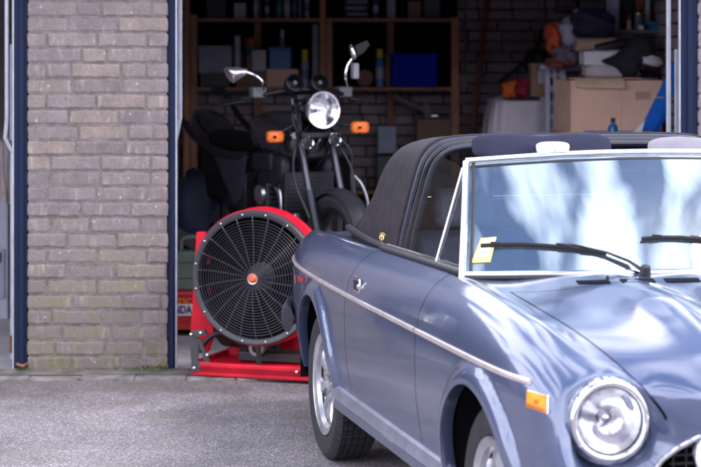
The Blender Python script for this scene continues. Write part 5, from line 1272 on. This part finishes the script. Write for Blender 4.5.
# ---- headlights
def headlight(side):
    o = c3(2.800, .596*side, .627); ax_ = Vector((1, -.03*side, .03))
    mb = MB(); mb.lathe([(.104, -.06), (.110, -.02), (.1115, .010), (.1085, .022), (.101, .029), (.093, .027), (.0895, .018), (.088, .004)], o=o, axis=ax_, n=64); h_ = mb.build('headlight', CHROME, car, angle=60)
    mb = MB(); mb.lathe([(.112, -.02), (.1155, -.008), (.1155, .000), (.1115, .004)], o=o+Vector((0, 0, -.002)), axis=ax_, n=64); mb.build('outer_rim', CHROME, h_, angle=60)
    mb = MB(); mb.lathe([(.0905, .014), (.087, .017), (.0855, .012)], o=o, axis=ax_, n=64); mb.build('seal', BLACKP, h_)
    mb = MB(); mb.lathe([(.012, -.068), (.035, -.060), (.06, -.040), (.075, -.02), (.0875, .008)], o=o, axis=ax_, n=64); mb.build('reflector', mat('reflector_chrome', (.93, .93, .95), .16, 1., .08, 50), h_, angle=60)
    mb = MB(); mb.tube([o+ax_*-.07, o+ax_*-.025], .010, 12); mb.lathe([(0, .0), (.011, -.003), (.013, -.016)], o=o+ax_*-.022, axis=ax_, n=20); mb.build('bulb', mat('bulb_shield', (.5, .5, .55), .2, 1.), h_)
    # fluted lens
    rows = []; u_ = Vector((0, 0, 1)); w_ = ax_.cross(u_).normalized()
    mb = MB(); n1, n2 = 22, 96
    for i in range(n1+1):
        r_ = .0865*i/n1; row = []
        for k in range(n2):
            a = 2*PI*k/n2; yy, zz_ = math.cos(a)*r_, math.sin(a)*r_; h = .030*(1-(r_/.0865)**2)+.010
            h += .0008*math.sin(yy*520)*(1 if zz_ > -.03 else .3) + 0*math.sin((zz_*300))*(1 if abs(yy) < .055 and zz_ < .02 else 0)
            row.append(o+ax_*h+w_*yy+u_*zz_)
        rows.append(row)
    mb.grid(rows, closed=True); mb.build('lens', glass_mat('headlamp_glass', (.93, .93, .96), 1.55), h_, angle=80)
for side in (1, -1): headlight(side)
# grille, bumper, driving lamps
mb = MB(); mb.box((2.70, 0, .44), (.06, .98, .30)); gr = mb.build('grille', WELL, car, smooth=False)
mb = MB()
for k in range(9): mb.box((2.83, 0, .38+.022*k), (.02, .88, .005))
for k in range(25): mb.box((2.835, -.43+.0358*k, .47), (.012, .004, .19))
mb.build('grille_mesh', BLACKP, gr, smooth=False)
mb = MB()
for side in (1, -1):
    mb.tube([(2.968, 0, .600), (2.962, -side*.15, .600), (2.945, -side*.27, .600), (2.905, -side*.385, .592), (2.875, -side*.43, .560), (2.855, -side*.467, .527), (2.85, -side*.502, .48), (2.86, -side*.47, .38), (2.90, 0, .37)], .007, 10)
mb.build('grille_surround', CHROME, gr)
for side in (1, -1):
    mb = MB(); o = c3(3.01, .372*side, .562); mb.lathe([(0, .030), (.03, .027), (.052, .017), (.063, .0), (.0645, -.012)], o=o, axis=(1, 0, 0), n=40); dl = mb.build('driving_lamp', mat('lamp_cover_white', (.86, .86, .88), .3, 0, .02), car)
    mb = MB(); mb.lathe([(.0655, -.004), (.0655, -.02), (.05, -.05), (.02, -.065), (0, -.066)], o=o, axis=(1, 0, 0), n=32); mb.tube([o+Vector((-.03, 0, -.04)), o+Vector((-.03, 0, -.12))], .008, 8); mb.build('lamp_housing', CHROME, dl)
def bumper(xe, zb, nm, m_, front):
    mb = MB(); P_ = [(xe*1.0 if front else xe, 0), ]
    if front: Q = [(2.74, .785), (2.82, .79), (2.95, .74), (3.02, .60), (3.06, .35), (3.07, 0)]
    else: Q = [(-.60, .782), (-.80, .745), (-.98, .68), (-1.07, .56), (-1.10, .3), (-1.11, 0)]
    Q = [Vector((a, -b, zb)) for a, b in Q]; Q += [Vector((q.x, -q.y, q.z)) for q in reversed(Q[:-1])]
    mb.tube(cr(Q, 6), .055, 14, sq=(1., .45)); return mb.build(nm, m_, car)
bumper(0, .405, 'front_bumper', CHROME, True); bumper(0, .475, 'rear_bumper', mat('bumper_rubber', (.035, .035, .045), .55), False)
for side in (1, -1):
    mb = MB(); mb.box((-1.045, -side*.44, .70), (.02, .24, .10)); mb.build('tail_light', mat('red_lens', (.45, .02, .03), .25, coat=.5), car, smooth=False, bevel=.01)

# ---- windscreen
def wb(v): return Vector((1.872-.165*(abs(v)/.68)**2, -v, .912-.010*(abs(v)/.68)**2))
def wt(v): return Vector((1.552-.125*(abs(v)/.585)**2, -v, 1.262-.030*(abs(v)/.585)**2))
rows = []; nv, nw = 48, 20
for i in range(nw+1):
    t_ = i/nw; row = []
    for j in range(nv+1):
        e = -1+2*j/nv; a, b = wb(e*.672), wt(e*.578); p_ = a.lerp(b, t_); p_ += Vector((.76, 0, .66))*.018*math.sin(PI*t_)*(1-.3*e*e); row.append(p_)
    rows.append(row)
mb = MB(); mb.grid(rows); ws = mb.build('windscreen', WSGLASS, car, angle=180)
gb = BVHTree.FromPolygons(mb.v, mb.f)
def ghit(px, py, lift=0.):
    o, d_ = cray(px, py); l, n_, _, _ = gb.ray_cast(o, d_)
    if l is None: return None
    if n_.dot(d_) > 0: n_ = -n_
    return l+n_*lift
def bandtube(P_, r, nm, m_, parent, sq=(1, 1), n=12):
    q = MB(); q.tube(P_, r, n, sq=sq); return q.build(nm, m_, parent)
E_ = [-1+2*j/40 for j in range(41)]
bandtube([wt(e*.585)+Vector((-.004, 0, .006)) for e in E_], .0125, 'header_rail', CHROME, ws, (.85, 1.))
bandtube([wt(e*.570).lerp(wb(e*.662), .045) for e in E_], .006, 'header_seal', BLACKP, ws)
bandtube([wb(e*.676)+Vector((.006, 0, -.004)) for e in E_], .011, 'lower_moulding', CHROME, ws)
bandtube([wb(e*.69)+Vector((.022, 0, -.014)) for e in E_], .006, 'lower_seal', BLACKP, ws)
for side in (1, -1):
    P_ = [wb(side*.680).lerp(wt(side*.586), t/12)+Vector((.76, 0, .66))*.008*math.sin(PI*t/12) for t in range(-1, 13)]
    bandtube(P_, .0150, 'screen_pillar', CHROME, ws, (1.0, .8))
    P_ = [wb(side*.655).lerp(wt(side*.563), t/12)+Vector((.76, 0, .66))*.014*math.sin(PI*t/12) for t in range(0, 13)]
    bandtube(P_, .006, 'pillar_seal', BLACKP, ws)
    P_ = [wb(side*.680)+Vector((.012, 0, -.03)), wb(side*.680)+Vector((-.02, 0, .01))]
    # vent window bar and belt moulding
    base = c3(1.375, .672*side, .902); top = c3(1.405, .588*side, 1.215)
    bandtube([base, top], .0075, 'vent_window_bar', CHROME, DOORS[side])
    q = MB(); a_, b_ = base, top; c_ = c3(1.69, .675*side, .915); d_ = c3(1.43, .586*side, 1.215)
    q.add([a_, c_, d_, b_], [(0, 1, 2, 3)]); q.build('vent_window', VENTG, DOORS[side], smooth=False)
    q = MB(); q.add([c3(.76, .655*side, .90), base, top, c3(1.1, .56*side, 1.235), c3(.86, .545*side, 1.235), c3(.79, .60*side, 1.10)], [(0, 1, 2, 3, 4, 5)]) if False else None
    q = MB(); q.add([c3(.80, .648*side, .895), base, top, c3(.98, .565*side, 1.245), c3(.87, .585*side, 1.18), c3(.82, .62*side, 1.03)], [(0, 1, 2, 3, 4, 5)]); q.build('window_pane', VENTG, DOORS[side], smooth=False)
    P_ = [c3(.62+(1.70-.62)*k/20, (.664+(.676-.664)*k/20)*side, .884+(.904-.884)*k/20) for k in range(21)]
    bandtube(P_, .016, 'belt_moulding', GREYTRIM, DOORS[side], (.75, 1.1))
    bandtube([p_+Vector((0, side*.014, .010)) for p_ in P_], .006, 'glass_channel', STEEL, DOORS[side])
# wipers
def wiper(blade, arm_, piv, nm='wiper'):
    t_ = None; P_ = [ghit(x, y, .014) for x, y in blade]; Bq = MB(); 
    Bq.tube(P_, .0036, 6, sq=(1.4, .7)); root = Bq.build(nm, BLACKP, car)
    q = MB(); q.tube([ghit(x, y, .007) for x, y in blade], .0030, 6, sq=(1.8, .5)); q.build('wiper_rubber', RUBBER, root)
    q = MB(); q.tube([ghit(x, y, l) for x, y, l in arm_[:-1]]+[piv], [.0050]*(len(arm_)-2)+[.0065, .009], 8, sq=(.7, 1.3)); q.build('wiper_arm', BLACKM, root)
    q = MB(); q.lathe([(0, .022), (.014, .020), (.017, .010), (.019, -.012)], o=piv, axis=(.3, 0, 1), n=18); q.build('wiper_pivot', BLACKM, root)
    m_ = len(P_)//2
    for k in (1, m_+1, len(P_)-2):
        q = MB(); q.tube([P_[k]+Vector((.003, 0, .004)), P_[k]*.5+P_[max(k-1, 0)]*.5+Vector((.006, 0, .008))], .003, 6)
        q.build('wiper_bridge', BLACKM, root)
pv = c3(2.005, .236, .918)
hh = hit(645, 276, .012); pv = hh[0] if hh else pv
wiper([(481, 247.6), (500, 246.5), (520, 246.2), (545, 247.5), (570, 249.5), (590, 252.5), (606, 255.5)], [(556, 246, .013), (575, 247.5, .014), (606, 255, .016), (628, 264, .018), (0, 0, 0)], pv)
pv2 = Vector((pv.x+.01, pv.y+.50, pv.z+.004))
wiper([(641, 240.5), (660, 239.2), (680, 239.4), (700, 241), (720, 243.5), (740, 246.5)], [(690, 238.5, .013), (710, 240.5, .014), (735, 245.5, .016), (750, 252, .018), (0, 0, 0)], pv2)
# parking card behind the glass
V = [ghit(x, y, .004) for x, y in ((481, 239), (496.5, 237.5), (490.5, 262.5), (471.5, 263.5))]
nn = (V[1]-V[0]).cross(V[3]-V[0]).normalized()
mb = MB(); mb.add(V+[q+nn*.001 for q in V], [(0, 1, 2, 3), (7, 6, 5, 4), (0, 4, 5, 1), (1, 5, 6, 2), (2, 6, 7, 3), (3, 7, 4, 0)])
pk = thing('parking_card', 'yellow and white paper card at the lower corner of the windscreen', 'card', CM @ V[3], R(-77.1))
def cardpiece(us, m_, nm, off):
    a_ = lambda u_, w_: V[3]+(V[2]-V[3])*u_+((V[0]-V[3])*(1-u_)+(V[1]-V[2])*u_)*w_
    q = MB(); P_ = [a_(*u) for u in us]; o_ = nn*off*(1 if nn.x > 0 else -1); q.add([p_+o_-V[3] for p_ in P_]+[p_+o_-V[3]-nn*.0006*(1 if nn.x > 0 else -1) for p_ in P_], [(0, 1, 2, 3), (7, 6, 5, 4), (0, 4, 5, 1), (1, 5, 6, 2), (2, 6, 7, 3), (3, 7, 4, 0)])
    return q.build(nm, m_, pk, smooth=False)
cardpiece([(0, 0), (1, 0), (1, 1), (0, 1)], mat('card_yellow', (.80, .76, .22), .6, 0, .05), 'yellow_card', 0)
cardpiece([(.22, .25), (.8, .25), (.8, .62), (.22, .62)], mat('card_white', (.85, .86, .84), .6, 0, .05), 'white_panel', .001)
cardpiece([(.12, .80), (.9, .80), (.9, .93), (.12, .93)], mat('card_white', (.85, .86, .84), .6, 0, .05), 'white_panel', .001)
cardpiece([(.30, .36), (.62, .36), (.62, .42), (.30, .42)], mat('card_print', (.25, .32, .45), .6), 'print', .002)
# bonnet vents, washer jet
for x0, x1, y0, y1 in ((576, 611, 281.2, 284), (619.5, 656, 279.6, 283), (663.5, 701, 279, 282.4), (708, 746, 278.6, 282)):
    decal([(x0, y0), (x1-3, y0-.6), (x1, y1-.6), (x0+3, y1)], WELL, 'air_vent', car, .0002, .0025, .0)
for px in (607.5,):
    hh = hit(px, 281)
    if hh: mb = MB(); mb.tube([hh[0], hh[0]+Vector((0, 0, .016))], .005, 10); mb.build('washer_jet', BLACKP, car)

# ---- soft top, folded open above the seats: rear hoop with quarter panels
ZB = .880
zt_f = pchip([-.30, -.24, -.14, .0, .17, .33, .55, .78], [.905, .955, 1.03, 1.115, 1.222, 1.268, 1.290, 1.296])
wb_f = pchip([-.30, 0, .35, .78], [.575, .605, .632, .645])
prof = [(1, 0), (.985, .12), (.955, .35), (.92, .60), (.88, .81), (.815, .93), (.71, .98), (.52, .996), (.26, 1.0), (0, 1.0)]
def hoop(x, k=1., lean=0.):
    w_, z_ = wb_f(x), zt_f(x); P_ = [c3(x+lean*b, w_*a*k, ZB+(z_-ZB)*b*k if b else ZB-.028) for a, b in prof]; P_ = cr(P_, 3)
    return P_+[Vector((p_.x, -p_.y, p_.z)) for p_ in reversed(P_[:-1])]
xs_ = [-.30+1.02*k/30 for k in range(31)]; rows = [hoop(x, 1, .06*max(0, (x-.2)/.5)) for x in xs_]
M_ = len(rows[0]); mb = MB(); vs = [p_ for r_ in rows for p_ in r_]; fs, fw_ = [], []
for i in range(30):
    for k in range(M_-1):
        p_ = (rows[i][k]+rows[i+1][k+1])/2; f_ = (i*M_+k, i*M_+k+1, (i+1)*M_+k+1, (i+1)*M_+k)
        (fw_ if abs(p_.y) < .40 and -.18 < p_.x < .30 and p_.z > .96 else fs).append(f_)
mb.add(vs, fs); st = mb.build('soft_top', FABRIC, car, angle=60, solid=.006)
mb = MB(); mb.add(vs, fw_); mb.build('rear_window', glass_mat('plastic_window', (.55, .55, .58), 1.4, .05), st)
# closing piece at the deck
mb = MB(); r0 = rows[0]; mb.grid([r0, [Vector((p_.x-.03, p_.y*.98, ZB-.035)) for p_ in r0]]); mb.build('rear_hem', FABRIC, st, solid=.004)
H0 = rows[-1]
def hoopline(dx, k, r, m_, nm, sq=(1, 1)):
    P_ = []
    for p_ in H0:
        q = Vector((p_.x+dx, p_.y*k, ZB+(p_.z-ZB)*(1-(1-k)*1.2))); P_.append(q)
    bandtube(P_, r, nm, m_, st, sq, 8)
hoopline(.006, 1.004, .010, FABRIC, 'hoop_piping'); hoopline(.022, .985, .013, mat('hoop_bluegrey', (.028, .030, .05), .35, spec=.4), 'hoop_seal')
hoopline(.045, .965, .012, GREYTRIM, 'hoop_seal'); hoopline(.064, .945, .010, mat('hoop_bluegrey', (.028, .030, .05), .35, spec=.4), 'hoop_seal'); hoopline(.050, .925, .006, BLACKP, 'hoop_seal')
for side in (1, -1):
    P_ = [c3(-.30+1.0*k/14, side*(wb_f(-.30+1.0*k/14)+.010), ZB+.004) for k in range(15)]
    bandtube(P_, .014, 'base_moulding', GREYTRIM, st, (.9, 1.2))
for xq in (-.26, -.20, -.13):
    P_ = hoop(xq, 1.004)[2:15]; bandtube([Vector((p_.x+.05*(p_.z-ZB), p_.y, p_.z)) for p_ in P_], .0055, 'pleat', FABRIC, st)
    bandtube([Vector((p_.x+.05*(p_.z-ZB), -p_.y, p_.z)) for p_ in P_], .0055, 'pleat', FABRIC, st)
for xq in (.22,):
    P_ = [Vector((p_.x+.02+.10*(p_.z-ZB), p_.y, p_.z)) for p_ in hoop(xq, 1.006)]; bandtube(P_, .0028, 'seam', FABRIC, st)
# badge on the quarter panel
o_, d_ = cray(384.5, 237.5)
tb = BVHTree.FromPolygons(vs, fs); l, n_, _, _ = tb.ray_cast(o_, d_)
if l is not None:
    if n_.dot(d_) > 0: n_ = -n_
    n_ = (n_+Vector((.75, 0, 0))).normalized(); l = l+Vector((.004, -.006, 0))
    mb = MB(); mb.lathe([(.019, -.012), (.0, .006), (.013, .006), (.018, .004), (.019, 0)], o=l+n_*.003, axis=n_, n=28); bd = mb.build('badge', mat('brass', (.70, .48, .16), .25, 1.), st)
    mb = MB(); mb.lathe([(.0125, .0065), (.0145, .0068), (.0165, .0055)], o=l+n_*.0035, axis=n_, n=28); mb.build('badge_ring', BLACKP, bd)
    uy_ = (Vector((0, 0, 1))-n_*n_.z).normalized(); ux_ = uy_.cross(n_)
    mb = MB()
    for e in (-1, 1): mb.bar(l+n_*.0098+ux_*.004*e-uy_*.007, l+n_*.0098+ux_*.004*e+uy_*.007, .002, .001, up=n_)
    mb.bar(l+n_*.0098-ux_*.007, l+n_*.0098+ux_*.007, .002, .0012, up=n_); mb.build('emblem', BLACKP, bd, smooth=False)
else: print('badge miss')

# ---- cabin
INT = mat('interior_navy', (.018, .022, .045), .6); SEATM = mat('seat_bluegrey', (.05, .06, .10), .55, bump=.1)
mb = MB()
mb.box((1.58, 0, .80), (.26, 1.20, .14)); mb.box((1.66, 0, .55), (.1, 1.2, .45)); ds = mb.build('dashboard', INT, car, smooth=True, bevel=.03)
for side in (1, -1):
    mb = MB(); mb.box((1.12, -side*.60, .60), (1.10, .04, .54)); mb.build('door_lining', INT, DOORS[side], smooth=False, bevel=.01)
mb = MB(); mb.box((.02, 0, .66), (.60, 1.12, .40)); mb.box((.33, 0, .60), (.06, 1.2, .5)); mb.build('parcel_shelf', INT, car, smooth=False, bevel=.01)
for side in (1, -1):
    mb = MB(); mb.box((.86, -side*.33, .40), (.52, .46, .16)); se = mb.build('seat', SEATM, car, bevel=.04)
    mb = MB(); mb.box((.58, -side*.33, .68), (.13, .44, .52), Matrix.Rotation(R(-12), 3, 'Y')); mb.build('seat_back', SEATM, se, bevel=.045)
    mb = MB(); mb.box((.50, -side*.33, 1.015), (.07, .24, .15), Matrix.Rotation(R(-10), 3, 'Y')); mb.build('headrest', mat('headrest_pale', (.16, .17, .22), .6), se, bevel=.03)
mb = MB(); mb.tube([(.44, -.57, 1.045), (.44, .57, 1.045)], .011, 10); mb.build('cross_tube', CHROME, car)
mb = MB(); o_ = Vector((1.30, .34, .86)); P_ = [o_+Vector((.25*math.sin(a)*.45, .185*math.cos(a), .185*math.sin(a)*.9)) for a in [2*PI*k/40 for k in range(40)]]
mb.tube(P_, .012, 8, closed=True)
for k in (0, 13, 27): mb.tube([o_+Vector((.03, 0, -.01)), P_[k]], .008, 6)
mb.tube([o_, o_+Vector((.30, 0, -.08))], .02, 10); mb.build('steering_wheel', BLACKP, car)
mb = MB(); mb.tube([c3(1.50, .61, .835), c3(1.38, .60, .885), c3(1.22, .60, .89), c3(1.16, .61, .84)], .009, 8); mb.build('grab_handle', STEEL, car)
mb = MB(); mb.box((1.49, 0, 1.18), (.012, .20, .055)); mb.tube([(1.49, 0, 1.19), (1.53, 0, 1.24)], .006, 6); mb.build('rear_view_mirror', BLACKP, car, bevel=.008)
# sun visors standing up over the header
def visor(v0, v1, m_, up_, nm='sun_visor', h=.088):
    mb = MB(); rows = []; n_ = 36
    def outline(k):
        a = 2*PI*k/n_; cs, sn = math.cos(a), math.sin(a); e = .42
        return math.copysign(abs(cs)**e, cs), math.copysign(abs(sn)**(e*1.25), sn)
    for q, th in ((.02, .012), (.80, .011), (.96, .006), (1, 0), (.96, -.006), (.80, -.011), (.02, -.012)):
        row = []
        for k in range(n_):
            a, b = outline(k); v_ = (v0+v1)/2+(v1-v0)/2*a*q; z_ = up_+h/2*b*q
            if b > 0: z_ -= .010*math.exp(-((v_-(v0+v1)/2-.01)/.035)**2)
            th_ = th+.003*math.sin(v_*60)*(q < .97)*math.exp(-((v_-(v0+v1)/2)/.07)**2)
            row.append(c3(1.405+th_+(z_-up_)*-.25-.10*(v_/.58)**2*.6, v_, z_))
        rows.append(row)
    mb.grid(rows, closed=True); return mb.build(nm, m_, car, angle=60)
vs1 = visor(.545, .075, mat('visor_navy', (.026, .028, .055), .8, 0, .2, 12, spec=.25), 1.283)
visor(-.055, -.52, mat('visor_pale', (.24, .23, .27), .7), 1.268)
mb = MB(); cl = c3(1.470, .300, 1.271); rows = []
for q, h in ((.05, .018), (.6, .017), (.9, .010), (1, 0), (1, -.012)):
    rows.append([cl+Vector((h, math.copysign(abs(math.cos(a))**.7, math.cos(a))*.054*q*(1+.25*math.sin(a)), math.copysign(abs(math.sin(a))**.6, math.sin(a))*.030*q)) for a in [2*PI*k/28 for k in range(28)]])
mb.grid(rows, closed=True); mb.build('visor_clip', WHITEP, vs1, angle=60)

# ================================================================== SKY, SUN, CAMERA
CLOUD_OFF = (3.1, 1.7, 0)
SUN_EL, SUN_AZ = R(50), R(112)       # azimuth measured clockwise from +Y (into the picture)
w = bpy.data.worlds.new('World'); S.world = w; w.use_nodes = True; nt = w.node_tree; L = nt.links.new
bg = nt.nodes['Background']; bg.inputs['Strength'].default_value = .15
sky = N(nt, 'ShaderNodeTexSky', sky_type='NISHITA'); sky.sun_disc = False; sky.sun_elevation = SUN_EL; sky.sun_rotation = SUN_AZ; sky.air_density = 1.2; sky.dust_density = 1.; sky.ozone_density = 1.5
tc = N(nt, 'ShaderNodeTexCoord')
sxyz = N(nt, 'ShaderNodeSeparateXYZ'); L(tc.outputs['Generated'], sxyz.inputs[0])
zp = N(nt, 'ShaderNodeMath', operation='MAXIMUM'); zp.inputs[1].default_value = 0.; L(sxyz.outputs['Z'], zp.inputs[0])
za = N(nt, 'ShaderNodeMath', operation='ADD'); za.inputs[1].default_value = .18; L(zp.outputs[0], za.inputs[0])
dvd = N(nt, 'ShaderNodeVectorMath', operation='DIVIDE'); cmb = N(nt, 'ShaderNodeCombineXYZ')
L(za.outputs[0], cmb.inputs[0]); L(za.outputs[0], cmb.inputs[1]); L(za.outputs[0], cmb.inputs[2])
L(tc.outputs['Generated'], dvd.inputs[0]); L(cmb.outputs[0], dvd.inputs[1])
mp = N(nt, 'ShaderNodeMapping'); mp.inputs['Location'].default_value = CLOUD_OFF; mp.inputs['Scale'].default_value = (2.3, .55, 0); mp.inputs['Rotation'].default_value = (0, 0, R(12)); L(dvd.outputs[0], mp.inputs[0])
nz = N(nt, 'ShaderNodeTexNoise', Scale=2.4, Detail=3.5, Roughness=.40, Distortion=.0); L(mp.outputs[0], nz.inputs['Vector'])
bi = N(nt, 'ShaderNodeMapRange'); bi.inputs['From Max'].default_value = .9; bi.inputs['To Min'].default_value = .13; bi.inputs['To Max'].default_value = .018; L(zp.outputs[0], bi.inputs['Value'])
sm_ = N(nt, 'ShaderNodeMath', operation='ADD'); L(nz.outputs['Fac'], sm_.inputs[0]); L(bi.outputs[0], sm_.inputs[1])
rp = N(nt, 'ShaderNodeValToRGB'); rp.color_ramp.elements[0].position = .44; rp.color_ramp.elements[1].position = .59; L(sm_.outputs[0], rp.inputs[0])
cl_ = N(nt, 'ShaderNodeMixRGB'); cl_.inputs[2].default_value = (27, 27, 29.5, 1)
shs = N(nt, 'ShaderNodeHueSaturation', Saturation=1.3, Value=1.45); L(sky.outputs[0], shs.inputs['Color']); L(rp.outputs[0], cl_.inputs[0]); L(shs.outputs[0], cl_.inputs[1]); L(cl_.outputs[0], bg.inputs['Color'])
sd = bpy.data.lights.new('sun', 'SUN'); sd.energy = 2.2; sd.angle = R(16); sd.color = (1., .95, .88)
so = bpy.data.objects.new('sun', sd); C.objects.link(so)
dv = Vector((math.sin(SUN_AZ)*math.cos(SUN_EL), math.cos(SUN_AZ)*math.cos(SUN_EL), math.sin(SUN_EL)))
so.rotation_euler = dv.to_track_quat('Z', 'Y').to_euler(); so.location = dv*20

cam = bpy.data.cameras.new('camera'); co = bpy.data.objects.new('camera', cam); C.objects.link(co); S.camera = co
co.location = (0, 0, HC); co.rotation_euler = (PI/2, 0, 0)
cam.sensor_width = 36; cam.lens = 36*F/701; cam.shift_y = -(233.5-HY)/701; cam.clip_end = 500; cam.clip_start = .1
cam.dof.use_dof = True; cam.dof.focus_distance = 7.7; cam.dof.aperture_fstop = 4.2
S.view_settings.view_transform = 'Standard'; S.view_settings.look = 'None'; S.view_settings.exposure = -.10; S.view_settings.use_white_balance = True; S.view_settings.white_balance_temperature = 6300; S.view_settings.white_balance_tint = 12; S.view_settings.gamma = 1; S.view_settings.use_curve_mapping = False
S.cycles.max_bounces = 8; S.cycles.transparent_max_bounces = 16; S.cycles.use_denoising = True
